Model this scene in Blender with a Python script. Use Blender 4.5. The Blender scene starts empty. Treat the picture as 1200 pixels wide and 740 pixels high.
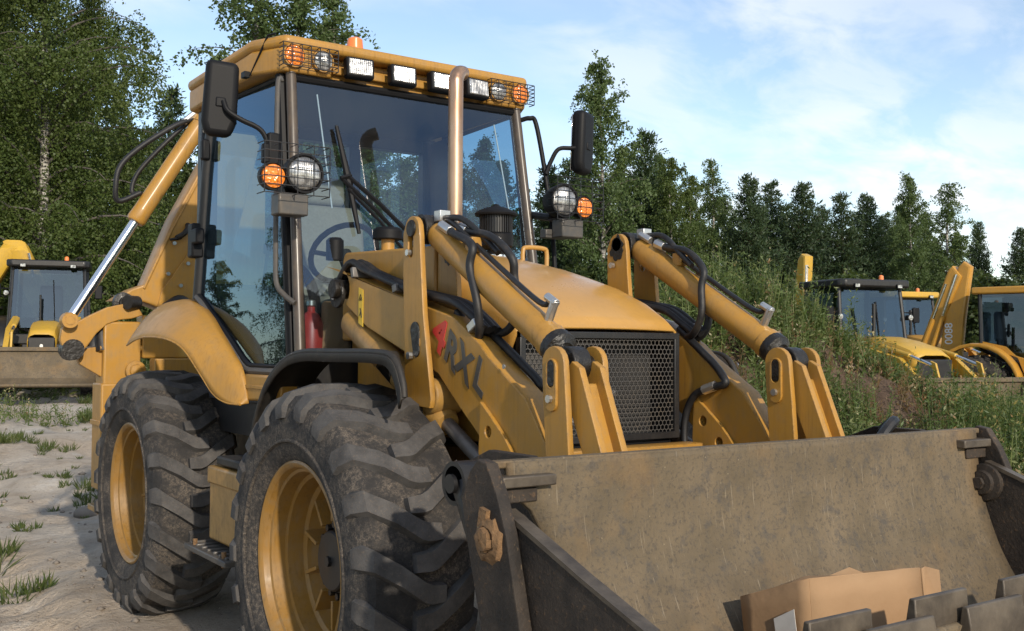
import bpy, bmesh, math, random
import numpy as np
from mathutils import Vector, Matrix, Euler

random.seed(7)
RNG = np.random.default_rng(7)
SC = bpy.context.scene
COL = SC.collection
R = math.radians

# ------------------------------------------------------------------ camera
CAM_POS = Vector((-2.806, -4.038, 1.593))
YAW, PITCH, ROLL = 0.60678, 0.029918, 0.0051845
FPX = 1232.36                                    # focal length for a 1200 px wide picture
_fw = Vector((math.sin(YAW)*math.cos(PITCH), math.cos(YAW)*math.cos(PITCH), math.sin(PITCH)))
_r0 = Vector((math.cos(YAW), -math.sin(YAW), 0))
_u0 = _r0.cross(_fw)
_r = _r0*math.cos(ROLL) + _u0*math.sin(ROLL)
_u = -_r0*math.sin(ROLL) + _u0*math.cos(ROLL)
cam_data = bpy.data.cameras.new('camera')
cam_data.lens = 36.0*FPX/1200.0
cam_data.clip_start = 0.05
cam_data.clip_end = 3000
cam = bpy.data.objects.new('camera', cam_data)
COL.objects.link(cam)
M = Matrix(((_r.x, _u.x, -_fw.x, CAM_POS.x), (_r.y, _u.y, -_fw.y, CAM_POS.y), (_r.z, _u.z, -_fw.z, CAM_POS.z), (0, 0, 0, 1)))
cam.matrix_world = M
SC.camera = cam

# ------------------------------------------------------------------ sun, sky, exposure
SUN_EL = R(24)
SUN_AZ = R(9)                                    # light travels towards +Y, turned 9 degrees to +X
sun_dir = Vector((math.sin(SUN_AZ)*math.cos(SUN_EL), math.cos(SUN_AZ)*math.cos(SUN_EL), -math.sin(SUN_EL)))
sd = bpy.data.lights.new('sun', 'SUN')
sd.energy = 3.15
sd.angle = R(1.2)
sd.color = (1.0, 0.89, 0.74)
so = bpy.data.objects.new('sun', sd)
so.rotation_euler = sun_dir.to_track_quat('-Z', 'Y').to_euler()
COL.objects.link(so)

world = bpy.data.worlds.new('World')
SC.world = world
world.use_nodes = True
nt = world.node_tree
nt.nodes.clear()
def wn(t, **k):
    n = nt.nodes.new(t)
    for a, b in k.items(): setattr(n, a, b)
    return n
w_out = wn('ShaderNodeOutputWorld'); w_bg = wn('ShaderNodeBackground')
w_sky = wn('ShaderNodeTexSky', sky_type='NISHITA', sun_disc=False)
w_sky.sun_elevation = SUN_EL
w_sky.sun_rotation = math.atan2(-sun_dir.x, -sun_dir.y)
w_sky.altitude = 100; w_sky.air_density = 1.0; w_sky.dust_density = 0.25; w_sky.ozone_density = 1.0
w_bg.inputs['Strength'].default_value = 0.148
tc = wn('ShaderNodeTexCoord'); sep = wn('ShaderNodeSeparateXYZ')
nt.links.new(tc.outputs['Generated'], sep.inputs[0])
def wmath(op, a, b=None, clamp=False):
    n = wn('ShaderNodeMath', operation=op); n.use_clamp = clamp
    for i, v in enumerate((a, b)):
        if v is None: continue
        if isinstance(v, (int, float)): n.inputs[i].default_value = v
        else: nt.links.new(v, n.inputs[i])
    return n.outputs[0]
# clouds lie on a flat layer above the place: direction / (height + a little)
zz = wmath('ADD', wmath('MAXIMUM', sep.outputs['Z'], 0.0), 0.26)
cu = wmath('DIVIDE', sep.outputs['X'], zz); cv = wmath('DIVIDE', sep.outputs['Y'], zz)
cmb = wn('ShaderNodeCombineXYZ'); nt.links.new(cu, cmb.inputs[0]); nt.links.new(cv, cmb.inputs[1])
mp = wn('ShaderNodeMapping'); mp.inputs['Location'].default_value = (1.35, 0.4, 0.0); mp.inputs['Rotation'].default_value = (0, 0, R(-35)); mp.inputs['Scale'].default_value = (0.75, 1.1, 1)
nt.links.new(cmb.outputs[0], mp.inputs[0])
def wnoise(scale, detail, rough, dist=0.0):
    n = wn('ShaderNodeTexNoise'); n.inputs['Scale'].default_value = scale; n.inputs['Detail'].default_value = detail
    n.inputs['Roughness'].default_value = rough; n.inputs['Distortion'].default_value = dist
    nt.links.new(mp.outputs[0], n.inputs['Vector']); return n.outputs['Fac']
def wramp(v, pts):
    n = wn('ShaderNodeValToRGB'); nt.links.new(v, n.inputs[0])
    el = n.color_ramp.elements
    while len(el) < len(pts): el.new(0.5)
    for e, (p, c) in zip(el, pts): e.position = p; e.color = (c, c, c, 1)
    return n.outputs[0]
big = wramp(wnoise(0.95, 2, 0.5), [(0.42, 0), (0.60, 1)])
puff = wramp(wnoise(5.5, 8, 0.58, 0.3), [(0.40, 0), (0.60, 1)])
thin = wramp(wnoise(1.6, 5, 0.62, 0.5), [(0.42, 0), (0.80, 0.55)])
cl = wmath('ADD', wmath('MULTIPLY', wmath('MULTIPLY', big, puff), 0.80), wmath('MULTIPLY', thin, 0.34), True)
cl = wmath('MULTIPLY', cl, 0.95)
veil = wmath('ADD', cl, 0.06, True)              # a thin even veil over the whole sky
mix = wn('ShaderNodeMix', data_type='RGBA')
nt.links.new(veil, mix.inputs[0]); nt.links.new(w_sky.outputs[0], mix.inputs[6])
mix.inputs[7].default_value = (5.7, 5.8, 6.0, 1)
nt.links.new(mix.outputs[2], w_bg.inputs['Color']); nt.links.new(w_bg.outputs[0], w_out.inputs[0])

SC.view_settings.view_transform = 'Standard'
SC.view_settings.look = 'None'
SC.view_settings.exposure = 0.4
SC.view_settings.gamma = 1.0
SC.view_settings.use_curve_mapping = False
try:
    SC.cycles.max_bounces = 10; SC.cycles.transparent_max_bounces = 16
    SC.cycles.transmission_bounces = 6; SC.cycles.glossy_bounces = 4; SC.cycles.diffuse_bounces = 4
    SC.cycles.sample_clamp_indirect = 6.0
except Exception: pass

# ------------------------------------------------------------------ materials
MATS = {}
class NT:
    """small helper to write node materials"""
    def __init__(s, name):
        s.m = bpy.data.materials.new(name); s.m.use_nodes = True
        s.t = s.m.node_tree; s.t.nodes.clear()
        s.out = s.n('ShaderNodeOutputMaterial')
        s.tc = s.n('ShaderNodeTexCoord')
    def n(s, t, **k):
        x = s.t.nodes.new(t)
        for a, b in k.items(): setattr(x, a, b)
        return x
    def l(s, a, b): s.t.links.new(a, b)
    def setv(s, sock, v):
        if hasattr(v, 'is_output') or isinstance(v, bpy.types.NodeSocket): s.l(v, sock)
        elif isinstance(v, (tuple, list)): sock.default_value = (*v, 1) if len(v) == 3 and sock.type == 'RGBA' else v
        else: sock.default_value = v
    def coords(s, scale=(1, 1, 1), kind='Object', loc=(0, 0, 0)):
        mp = s.n('ShaderNodeMapping'); mp.inputs['Scale'].default_value = scale; mp.inputs['Location'].default_value = loc
        s.l(s.tc.outputs[kind], mp.inputs[0]); return mp.outputs[0]
    def geo(s, what='Position', scale=(1, 1, 1)):
        g = s.n('ShaderNodeNewGeometry')
        mp = s.n('ShaderNodeMapping'); mp.inputs['Scale'].default_value = scale
        s.l(g.outputs[what], mp.inputs[0]); return mp.outputs[0]
    def noise(s, vec, scale, detail=4, rough=0.55, dist=0.0):
        x = s.n('ShaderNodeTexNoise'); x.inputs['Scale'].default_value = scale; x.inputs['Detail'].default_value = detail
        x.inputs['Roughness'].default_value = rough; x.inputs['Distortion'].default_value = dist
        s.l(vec, x.inputs['Vector']); return x.outputs['Fac']
    def voro(s, vec, scale, feature='F1'):
        x = s.n('ShaderNodeTexVoronoi', feature=feature); x.inputs['Scale'].default_value = scale
        s.l(vec, x.inputs['Vector']); return x.outputs['Distance']
    def ramp(s, v, pts):
        x = s.n('ShaderNodeValToRGB'); s.l(v, x.inputs[0]); el = x.color_ramp.elements
        while len(el) < len(pts): el.new(0.5)
        for e, (p, c) in zip(el, pts):
            e.position = p; e.color = (c, c, c, 1) if not isinstance(c, tuple) else (*c, 1)
        return x.outputs[0]
    def mix(s, f, a, b, blend='MIX'):
        x = s.n('ShaderNodeMix', data_type='RGBA', blend_type=blend)
        s.setv(x.inputs[0], f); s.setv(x.inputs[6], a); s.setv(x.inputs[7], b); return x.outputs[2]
    def math(s, op, a, b=0.0):
        x = s.n('ShaderNodeMath', operation=op); s.setv(x.inputs[0], a); s.setv(x.inputs[1], b); return x.outputs[0]
    def bump(s, h, strength=0.3, dist=0.01, normal=None):
        x = s.n('ShaderNodeBump'); x.inputs['Strength'].default_value = strength; x.inputs['Distance'].default_value = dist
        s.l(h, x.inputs['Height'])
        if normal is not None: s.l(normal, x.inputs['Normal'])
        return x.outputs[0]
    def pbr(s, col, rough=0.5, metal=0.0, bump=None, spec=0.5, coat=0.0, **kw):
        p = s.n('ShaderNodeBsdfPrincipled')
        s.setv(p.inputs['Base Color'], col); s.setv(p.inputs['Roughness'], rough); s.setv(p.inputs['Metallic'], metal)
        s.setv(p.inputs['Specular IOR Level'], spec); s.setv(p.inputs['Coat Weight'], coat)
        for k, v in kw.items(): s.setv(p.inputs[k.replace('_', ' ')], v)
        if bump is not None: s.l(bump, p.inputs['Normal'])
        return p.outputs[0]
    def done(s, shader):
        s.l(shader, s.out.inputs[0]); MATS[s.m.name] = s.m; return s.m

def m_paint(name, col, dirt=0.5, dust=(0.23, 0.165, 0.09), rough=0.38, coat=0.12, rust=0.5, wear=False):
    t = NT(name); P = t.geo()
    a = t.noise(P, 3.0, 5, 0.6); b = t.noise(P, 16, 6, 0.65); c = t.noise(t.geo(scale=(9, 9, 1.4)), 5, 4, 0.6)
    tone = t.mix(t.ramp(a, [(0.3, 0.0), (0.7, 1.0)]), tuple(x*0.93 for x in col), tuple(min(1, x*1.05) for x in col))
    d = t.math('MULTIPLY', t.ramp(b, [(0.40, 0.0), (0.72, 1.0)]), t.ramp(c, [(0.35, 0.15), (0.7, 1.0)]))
    d = t.math('MULTIPLY', d, dirt)
    tone = t.mix(d, tone, dust)
    spots = t.noise(P, 60, 3, 0.7)
    sp = t.math('MULTIPLY', t.ramp(spots, [(0.72, 0.0), (0.77, 1.0)]), t.ramp(a, [(0.5, 0.0), (0.62, rust)]))
    tone = t.mix(sp, tone, (0.06, 0.03, 0.015))
    # thin run-down grime, dull film patches and hairline scratches
    run = t.noise(t.geo(scale=(22, 22, 1.2)), 3.2, 5, 0.65); film = t.noise(P, 1.7, 6, 0.7, 0.5)
    gr = t.math('MULTIPLY', t.math('MULTIPLY', t.ramp(run, [(0.50, 0.0), (0.74, 1.0)]), t.ramp(film, [(0.42, 0.0), (0.62, 1.0)])), min(1.0, dirt*1.1))
    tone = t.mix(gr, tone, tuple(x*0.42 for x in col))
    tone = t.mix(t.math('MULTIPLY', t.ramp(film, [(0.48, 0.0), (0.70, 1.0)]), dirt*0.55), tone, tuple(c_*0.62+d_*0.25 for c_, d_ in zip(col, dust)))
    scr = t.noise(t.geo(scale=(3, 40, 55)), 4.0, 3, 0.5)
    tone = t.mix(t.math('MULTIPLY', t.ramp(scr, [(0.70, 0.0), (0.74, 1.0)]), dirt*0.5), tone, tuple(min(1, x*1.25+0.02) for x in col))
    if wear:                                         # chipped, rubbed edges
        bv = t.n('ShaderNodeBevel', samples=3); bv.inputs['Radius'].default_value = 0.014
        g2 = t.n('ShaderNodeNewGeometry'); dp = t.n('ShaderNodeVectorMath', operation='DOT_PRODUCT')
        t.l(bv.outputs[0], dp.inputs[0]); t.l(g2.outputs['Normal'], dp.inputs[1])
        em = t.ramp(t.math('SUBTRACT', 1.0, dp.outputs['Value']), [(0.02, 0.0), (0.16, 1.0)])
        chip = t.math('MULTIPLY', em, t.ramp(t.noise(P, 38, 5, 0.7), [(0.50, 0.0), (0.60, 1.0)]))
        tone = t.mix(t.math('MULTIPLY', chip, 0.85), tone, (0.10, 0.055, 0.028))
    rg = t.mix(d, (rough,)*3, (0.8,)*3)
    rg = t.mix(t.ramp(film, [(0.40, 0.0), (0.65, 0.5)]), rg, (0.62,)*3)
    bm = t.bump(t.math('ADD', t.noise(P, 5, 3, 0.5), t.math('MULTIPLY', b, 0.05)), 0.09, 0.03)
    return t.done(t.pbr(tone, rg, 0.0, bm, 0.45, coat, Coat_Roughness=0.15))

YEL = (0.395, 0.200, 0.030)
m_paint('yellow_paint', YEL, 0.6, wear=True)
m_paint('yellow_clean', (0.45, 0.240, 0.052), 0.25, rough=0.24, coat=0.35, rust=0.15)
m_paint('yellow_rim', (0.27, 0.140, 0.026), 0.9, rust=0.9)
m_paint('yellow_dirty', (0.36, 0.20, 0.050), 0.9, dust=(0.12, 0.085, 0.05))
m_paint('far_yellow', (0.52, 0.31, 0.03), 0.45)
m_paint('far_orange', (0.47, 0.235, 0.028), 0.45)
m_paint('black_paint', (0.009, 0.009, 0.010), 0.16, dust=(0.10, 0.08, 0.055), rough=0.45)
m_paint('fender_plastic', (0.014, 0.013, 0.012), 0.4, dust=(0.12, 0.09, 0.06), rough=0.6, coat=0)
m_paint('plate_grey', (0.06, 0.057, 0.054), 0.35, rough=0.55)
m_paint('pillar_paint', (0.060, 0.046, 0.036), 0.35, rough=0.35)

t = NT('black_plastic'); P = t.geo()
t.done(t.pbr((0.006, 0.006, 0.007), 0.55, 0, t.bump(t.noise(P, 160, 3), 0.15, 0.002), 0.22))
t = NT('interior_dark'); P = t.geo()
t.done(t.pbr((0.030, 0.032, 0.036), 0.7, 0, t.bump(t.noise(P, 90, 3), 0.15, 0.002)))
t = NT('seat_fabric'); P = t.geo()
t.done(t.pbr(t.mix(t.noise(P, 60, 4), (0.22, 0.19, 0.14), (0.34, 0.30, 0.23)), 0.9, 0))
t = NT('hose_rubber'); P = t.geo()
t.done(t.pbr(t.mix(t.ramp(t.noise(P, 14, 5, 0.65), [(0.50, 0), (0.80, 0.5)]), (0.008, 0.008, 0.009), (0.07, 0.055, 0.04)), 0.55, 0, t.bump(t.noise(P, 220, 2), 0.3, 0.002)))
t = NT('grease'); P = t.geo()
t.done(t.pbr((0.010, 0.008, 0.006), t.ramp(t.noise(P, 30, 4), [(0.3, 0.25), (0.7, 0.7)]), 0, t.bump(t.noise(P, 40, 5), 0.6, 0.01)))
t = NT('chrome'); P = t.geo()
t.done(t.pbr((0.82, 0.82, 0.83), t.ramp(t.noise(P, 20, 4), [(0.3, 0.10), (0.7, 0.25)]), 1.0))
t = NT('fitting_metal'); P = t.geo()
t.done(t.pbr(t.mix(t.noise(P, 30, 4), (0.45, 0.44, 0.42), (0.70, 0.69, 0.66)), 0.35, 0.9))
t = NT('steel_grey'); P = t.geo()
t.done(t.pbr(t.mix(t.noise(P, 20, 5), (0.10, 0.09, 0.08), (0.30, 0.28, 0.26)), 0.5, 0.7))
t = NT('exhaust_metal'); P = t.geo(scale=(1, 1, 0.35))
cc = t.mix(t.ramp(t.noise(P, 7, 6, 0.6), [(0.3, 0), (0.7, 1)]), (0.34, 0.19, 0.115), (0.56, 0.37, 0.25))
t.done(t.pbr(cc, t.ramp(t.noise(P, 25, 4), [(0.3, 0.25), (0.7, 0.45)]), 0.85))

# tyre rubber, dusty and caked with soil
t = NT('tyre_rubber'); P = t.geo()
a = t.noise(P, 5, 6, 0.65); b = t.noise(P, 55, 5, 0.7); c = t.noise(P, 200, 3, 0.6)
base = t.mix(t.ramp(a, [(0.3, 0), (0.7, 1)]), (0.022, 0.021, 0.021), (0.050, 0.046, 0.043))
soil = t.math('MULTIPLY', t.ramp(b, [(0.42, 0), (0.58, 1)]), t.ramp(a, [(0.42, 0.06), (0.58, 1.0)]))
base = t.mix(t.math('MULTIPLY', soil, 0.75), base, t.mix(t.ramp(c, [(0.35, 0), (0.65, 1)]), (0.050, 0.040, 0.032), (0.22, 0.18, 0.14)))
h = t.math('ADD', t.math('MULTIPLY', b, 0.7), t.math('MULTIPLY', c, 0.3))
t.done(t.pbr(base, 0.85, 0, t.bump(h, 0.75, 0.012), 0.3))
t = NT('tyre_lug'); P = t.geo()
a = t.noise(P, 9, 6, 0.65); c = t.noise(P, 120, 4, 0.65)
base = t.mix(t.ramp(a, [(0.35, 0), (0.7, 1)]), (0.042, 0.040, 0.039), (0.100, 0.094, 0.089))
base = t.mix(t.math('MULTIPLY', t.ramp(c, [(0.55, 0), (0.75, 1)]), 0.5), base, (0.18, 0.13, 0.09))
t.done(t.pbr(base, 0.8, 0, t.bump(c, 0.35, 0.006), 0.3))

# sandy worn steel of the bucket
t = NT('bucket_sandy'); P = t.geo(); PS = t.geo(scale=(6, 6, 1.1))
a = t.noise(P, 4.5, 6, 0.62, 0.3); b = t.noise(PS, 8, 6, 0.65); c = t.noise(P, 75, 4, 0.68); e = t.noise(P, 17, 6, 0.7)
base = t.mix(t.ramp(a, [(0.30, 0), (0.70, 1)]), (0.100, 0.076, 0.046), (0.160, 0.120, 0.074))
base = t.mix(t.math('MULTIPLY', t.ramp(b, [(0.50, 0), (0.74, 1)]), 0.30), base, (0.085, 0.074, 0.060))
base = t.mix(t.math('MULTIPLY', t.ramp(e, [(0.52, 0), (0.68, 1)]), 0.7), base, (0.060, 0.056, 0.052))
base = t.mix(t.math('MULTIPLY', t.ramp(c, [(0.52, 0), (0.68, 1)]), 0.75), base, (0.055, 0.046, 0.036))
v = t.voro(P, 21); base = t.mix(t.math('MULTIPLY', t.ramp(v, [(0.02, 1), (0.06, 0)]), 0.5), base, (0.36, 0.30, 0.19))
sc1 = t.noise(t.geo(scale=(60, 9, 2.2)), 3.0, 3, 0.5); base = t.mix(t.math('MULTIPLY', t.ramp(sc1, [(0.66, 0), (0.72, 1)]), 0.45), base, (0.30, 0.25, 0.18))
sc2 = t.noise(t.geo(scale=(3, 9, 55)), 2.2, 3, 0.5); base = t.mix(t.math('MULTIPLY', t.ramp(sc2, [(0.68, 0), (0.73, 1)]), 0.35), base, (0.05, 0.045, 0.04))
rustm = t.math('MULTIPLY', t.ramp(t.noise(P, 2.4, 5, 0.6), [(0.55, 0), (0.70, 1)]), 0.5); base = t.mix(rustm, base, (0.21, 0.125, 0.05))
t.done(t.pbr(base, 0.72, 0.0, t.bump(t.math('ADD', c, e), 0.35, 0.006), 0.3))
t = NT('bucket_dark'); P = t.geo()
a = t.noise(P, 6, 6, 0.65); c = t.noise(P, 70, 4, 0.7); s2 = t.noise(t.geo(scale=(8, 8, 2)), 12, 4, 0.6)
base = t.mix(t.ramp(a, [(0.35, 0), (0.7, 1)]), (0.020, 0.017, 0.015), (0.060, 0.046, 0.035))
base = t.mix(t.math('MULTIPLY', t.ramp(c, [(0.57, 0), (0.70, 1)]), t.ramp(a, [(0.4, 0.1), (0.6, 0.8)])), base, (0.155, 0.090, 0.045))
base = t.mix(t.math('MULTIPLY', t.ramp(s2, [(0.66, 0), (0.74, 1)]), 0.5), base, (0.20, 0.14, 0.08))
t.done(t.pbr(base, 0.7, 0.0, t.bump(c, 0.5, 0.008), 0.25))
t = NT('tooth_steel'); P = t.geo()
a = t.noise(P, 9, 6, 0.65)
base = t.mix(t.ramp(a, [(0.35, 0), (0.7, 1)]), (0.055, 0.043, 0.032), (0.135, 0.108, 0.078))
t.done(t.pbr(base, 0.5, 0.25, t.bump(t.noise(P, 60, 4), 0.3, 0.004)))
t = NT('rust'); P = t.geo()
t.done(t.pbr(t.mix(t.noise(P, 28, 6, 0.7), (0.05, 0.028, 0.014), (0.30, 0.17, 0.075)), 0.9, 0, t.bump(t.noise(P, 60, 5), 0.8, 0.01)))
t = NT('cardboard'); P = t.geo()
base = t.mix(t.noise(P, 5, 4), (0.29, 0.175, 0.092), (0.38, 0.245, 0.135))
base = t.mix(t.math('MULTIPLY', t.ramp(t.noise(P, 3, 5, 0.6), [(0.55, 0), (0.7, 1)]), 0.35), base, (0.26, 0.15, 0.07))
t.done(t.pbr(base, 0.85, 0, t.bump(t.noise(P, 18, 4), 0.25, 0.01), 0.2))
t = NT('paper_label'); P = t.geo()
t.done(t.pbr(t.mix(t.noise(P, 40, 4), (0.50, 0.47, 0.43), (0.62, 0.60, 0.56)), 0.7))
t = NT('red_print'); P = t.geo()
t.done(t.pbr(t.mix(t.ramp(t.noise(P, 40, 5, 0.7), [(0.5, 0), (0.8, 0.5)]), (0.50, 0.035, 0.030), (0.45, 0.16, 0.04)), 0.45))
t = NT('grey_print'); P = t.geo()
t.done(t.pbr(t.mix(t.ramp(t.noise(P, 40, 5, 0.7), [(0.5, 0), (0.8, 0.5)]), (0.065, 0.060, 0.052), (0.20, 0.13, 0.05)), 0.45))
t = NT('black_print'); t.done(t.pbr((0.02, 0.02, 0.02), 0.5))
t = NT('white_print'); t.done(t.pbr((0.6, 0.6, 0.58), 0.5))
t = NT('sticker_yellow'); t.done(t.pbr((0.72, 0.46, 0.03), 0.4))
t = NT('red_can'); P = t.geo(); t.done(t.pbr(t.mix(t.noise(P, 20, 4), (0.32, 0.02, 0.02), (0.5, 0.05, 0.04)), 0.4))
t = NT('tan_cover'); P = t.geo(); t.done(t.pbr(t.mix(t.noise(P, 12, 4), (0.26, 0.13, 0.06), (0.36, 0.20, 0.10)), 0.8))

def m_glass(name, tint, refl=1.0, rough=0.0, film=0.0, gloss=(0.78, 0.90, 1.0)):
    """thin pane: tinted see-through plus mirror reflection by the Fresnel law, a little dust film"""
    t = NT(name); P = t.geo(scale=(1.2, 1.2, 0.35))
    tr = t.n('ShaderNodeBsdfTransparent'); tr.inputs[0].default_value = (*tint, 1)
    gl = t.n('ShaderNodeBsdfGlossy'); gl.inputs['Roughness'].default_value = rough; gl.inputs[0].default_value = (*gloss, 1)
    g = t.n('ShaderNodeNewGeometry'); dt = t.n('ShaderNodeVectorMath', operation='DOT_PRODUCT')
    t.l(g.outputs['Normal'], dt.inputs[0]); t.l(g.outputs['Incoming'], dt.inputs[1])
    c1 = t.math('SUBTRACT', 1.0, t.math('ABSOLUTE', dt.outputs['Value']))
    f2 = t.math('MULTIPLY', t.math('ADD', t.math('MULTIPLY', t.math('POWER', c1, 5.0), 0.95), 0.045), refl)   # Schlick, same from both sides
    f2 = t.math('MINIMUM', f2, 1.0)
    mx = t.n('ShaderNodeMixShader'); t.l(f2, mx.inputs[0]); t.l(tr.outputs[0], mx.inputs[1]); t.l(gl.outputs[0], mx.inputs[2])
    res = mx.outputs[0]
    if film:
        df = t.n('ShaderNodeBsdfDiffuse'); df.inputs[0].default_value = (0.45, 0.42, 0.38, 1)
        m2 = t.n('ShaderNodeMixShader')
        t.l(t.math('MULTIPLY', t.ramp(t.noise(P, 3.2, 5, 0.6, 0.4), [(0.35, 0.25), (0.75, 1.0)]), film), m2.inputs[0])
        t.l(res, m2.inputs[1]); t.l(df.outputs[0], m2.inputs[2]); res = m2.outputs[0]
    return t.done(res)
m_glass('cab_glass', (0.30, 0.47, 0.58), 1.75, film=0.015, gloss=(0.52, 0.74, 1.0))
m_glass('windscreen_glass', (0.66, 0.77, 0.83), 2.0, film=0.03, gloss=(0.58, 0.76, 1.0))
m_glass('rear_glass', (0.72, 0.84, 0.88), 1.6, film=0.02)
m_glass('far_glass', (0.30, 0.36, 0.40), 2.2)
t = NT('lamp_lens'); P = t.geo()
w = t.n('ShaderNodeTexWave', wave_type='BANDS', bands_direction='X'); w.inputs['Scale'].default_value = 28; t.l(P, w.inputs['Vector'])
n1 = t.noise(P, 22, 2)
t.done(t.pbr(t.mix(t.ramp(n1, [(0.38, 0), (0.62, 1)]), (0.14, 0.14, 0.14), (0.50, 0.50, 0.49)), 0.22, 0.45, t.bump(t.math('ADD', w.outputs['Fac'], t.math('MULTIPLY', n1, 2.0)), 0.4, 0.006), 0.8, 1.0))
t = NT('amber_lens'); P = t.geo()
v = t.voro(P, 80)
t.done(t.pbr(t.mix(v, (0.75, 0.16, 0.012), (0.95, 0.30, 0.03)), 0.15, 0.0, t.bump(v, 0.6, 0.01), 0.6, 0.6, Subsurface_Weight=0.15, Subsurface_Radius=(0.03, 0.015, 0.005)))
t = NT('beacon_orange'); t.done(t.pbr((0.75, 0.20, 0.04), 0.3, 0, None, 0.5, 0.3))
t = NT('mirror_face'); t.done(t.pbr((0.75, 0.77, 0.8), 0.04, 1.0))
t = NT('radiator_core'); P = t.geo(scale=(1, 1, 1))
w = t.n('ShaderNodeTexWave', wave_type='BANDS', bands_direction='Z'); w.inputs['Scale'].default_value = 45; t.l(P, w.inputs['Vector'])
t.done(t.pbr(t.mix(w.outputs['Fac'], (0.012, 0.012, 0.012), (0.055, 0.052, 0.05)), 0.6, 0.3))

# vegetation
def m_leaf(name, c1, c2, c3, trans=0.35):
    t = NT(name); P = t.geo()
    a = t.noise(P, 0.55, 3, 0.6); oi = t.n('ShaderNodeObjectInfo')
    g = t.n('ShaderNodeNewGeometry'); rnd = g.outputs['Random Per Island']
    col = t.mix(t.ramp(a, [(0.3, 0), (0.7, 1)]), c1, c2)
    col = t.mix(t.ramp(rnd, [(0.45, 0), (1.0, 0.8)]), col, c3)
    col = t.mix(t.math('MULTIPLY', oi.outputs['Random'], 0.35), col, tuple(x*0.6 for x in c1))
    d = t.pbr(col, 0.5, 0, None, 0.35)
    tl = t.n('ShaderNodeBsdfTranslucent'); t.l(t.mix(0.5, col, (0.16, 0.20, 0.03)), tl.inputs[0])
    mx = t.n('ShaderNodeMixShader'); mx.inputs[0].default_value = trans; t.l(d, mx.inputs[1]); t.l(tl.outputs[0], mx.inputs[2])
    return t.done(mx.outputs[0])
m_leaf('birch_leaf', (0.064, 0.104, 0.026), (0.112, 0.155, 0.040), (0.155, 0.19, 0.055), 0.45)
m_leaf('birch_leaf_light', (0.076, 0.124, 0.042), (0.118, 0.170, 0.060), (0.15, 0.20, 0.075), 0.45)
m_leaf('pine_needle', (0.030, 0.056, 0.026), (0.052, 0.086, 0.040), (0.08, 0.115, 0.052), 0.3)
m_leaf('bush_leaf', (0.026, 0.046, 0.014), (0.052, 0.080, 0.022), (0.085, 0.11, 0.03))
m_leaf('weed_leaf', (0.062, 0.108, 0.026), (0.122, 0.165, 0.046), (0.22, 0.225, 0.09))
m_leaf('weed_dry', (0.17, 0.12, 0.055), (0.24, 0.17, 0.08), (0.22, 0.085, 0.045))
m_leaf('weed_flower', (0.32, 0.27, 0.08), (0.42, 0.40, 0.32), (0.32, 0.13, 0.06))
m_leaf('grass_blade', (0.045, 0.075, 0.018), (0.085, 0.115, 0.03), (0.16, 0.16, 0.06))
t = NT('birch_bark'); P = t.geo(scale=(1, 1, 3.0))
t.done(t.pbr(t.mix(t.ramp(t.noise(P, 3.0, 6, 0.7), [(0.46, 0), (0.56, 1)]), (0.06, 0.052, 0.045), (0.42, 0.40, 0.36)), 0.85))
t = NT('pine_bark'); P = t.geo(scale=(1, 1, 0.4))
t.done(t.pbr(t.mix(t.noise(P, 14, 5, 0.7), (0.045, 0.032, 0.024), (0.15, 0.095, 0.06)), 0.9))
t = NT('limb_bark'); P = t.geo()
t.done(t.pbr(t.mix(t.noise(P, 6, 4), (0.035, 0.030, 0.026), (0.13, 0.115, 0.10)), 0.9))
t = NT('twig'); P = t.geo()
t.done(t.pbr((0.10, 0.085, 0.07), 0.9))

# sandy ground
t = NT('sand_ground'); P = t.geo()
a = t.noise(P, 0.35, 5, 0.6, 0.4); b = t.noise(P, 2.2, 6, 0.65); c = t.noise(P, 26, 5, 0.7); d = t.noise(P, 160, 3, 0.7)
base = t.mix(t.ramp(a, [(0.35, 0), (0.65, 1)]), (0.44, 0.35, 0.26), (0.57, 0.51, 0.43))
base = t.mix(t.math('MULTIPLY', t.ramp(b, [(0.50, 0), (0.68, 1)]), 0.55), base, (0.29, 0.225, 0.16))
base = t.mix(t.math('MULTIPLY', t.ramp(b, [(0.30, 1), (0.42, 0)]), 0.55), base, (0.66, 0.63, 0.58))
base = t.mix(t.math('MULTIPLY', t.ramp(c, [(0.55, 0), (0.72, 1)]), 0.55), base, (0.17, 0.125, 0.085))
base = t.mix(t.math('MULTIPLY', t.ramp(d, [(0.60, 0), (0.72, 1)]), 0.5), base, (0.12, 0.09, 0.06))
gp_ = t.noise(P, 0.9, 6, 0.7, 0.8)
base = t.mix(t.math('MULTIPLY', t.ramp(gp_, [(0.52, 0), (0.64, 1)]), 0.5), base, (0.29, 0.27, 0.245))
hh = t.math('ADD', t.math('MULTIPLY', c, 0.6), t.math('ADD', t.math('MULTIPLY', b, 1.2), t.math('MULTIPLY', d, 0.15)))
t.done(t.pbr(base, 0.95, 0, t.bump(hh, 1.0, 0.08), 0.15))
t = NT('mound_soil'); P = t.geo()
a = t.noise(P, 1.4, 6, 0.65); c = t.noise(P, 16, 6, 0.7)
base = t.mix(t.ramp(a, [(0.35, 0), (0.65, 1)]), (0.075, 0.052, 0.038), (0.17, 0.118, 0.085))
base = t.mix(t.math('MULTIPLY', t.ramp(c, [(0.5, 0), (0.7, 1)]), 0.6), base, (0.045, 0.033, 0.025))
t.done(t.pbr(base, 0.95, 0, t.bump(c, 0.9, 0.08), 0.1))
t = NT('stone'); P = t.geo()
t.done(t.pbr(t.mix(t.noise(P, 8, 5), (0.11, 0.095, 0.08), (0.26, 0.22, 0.18)), 0.9))
MAT = MATS

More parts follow.
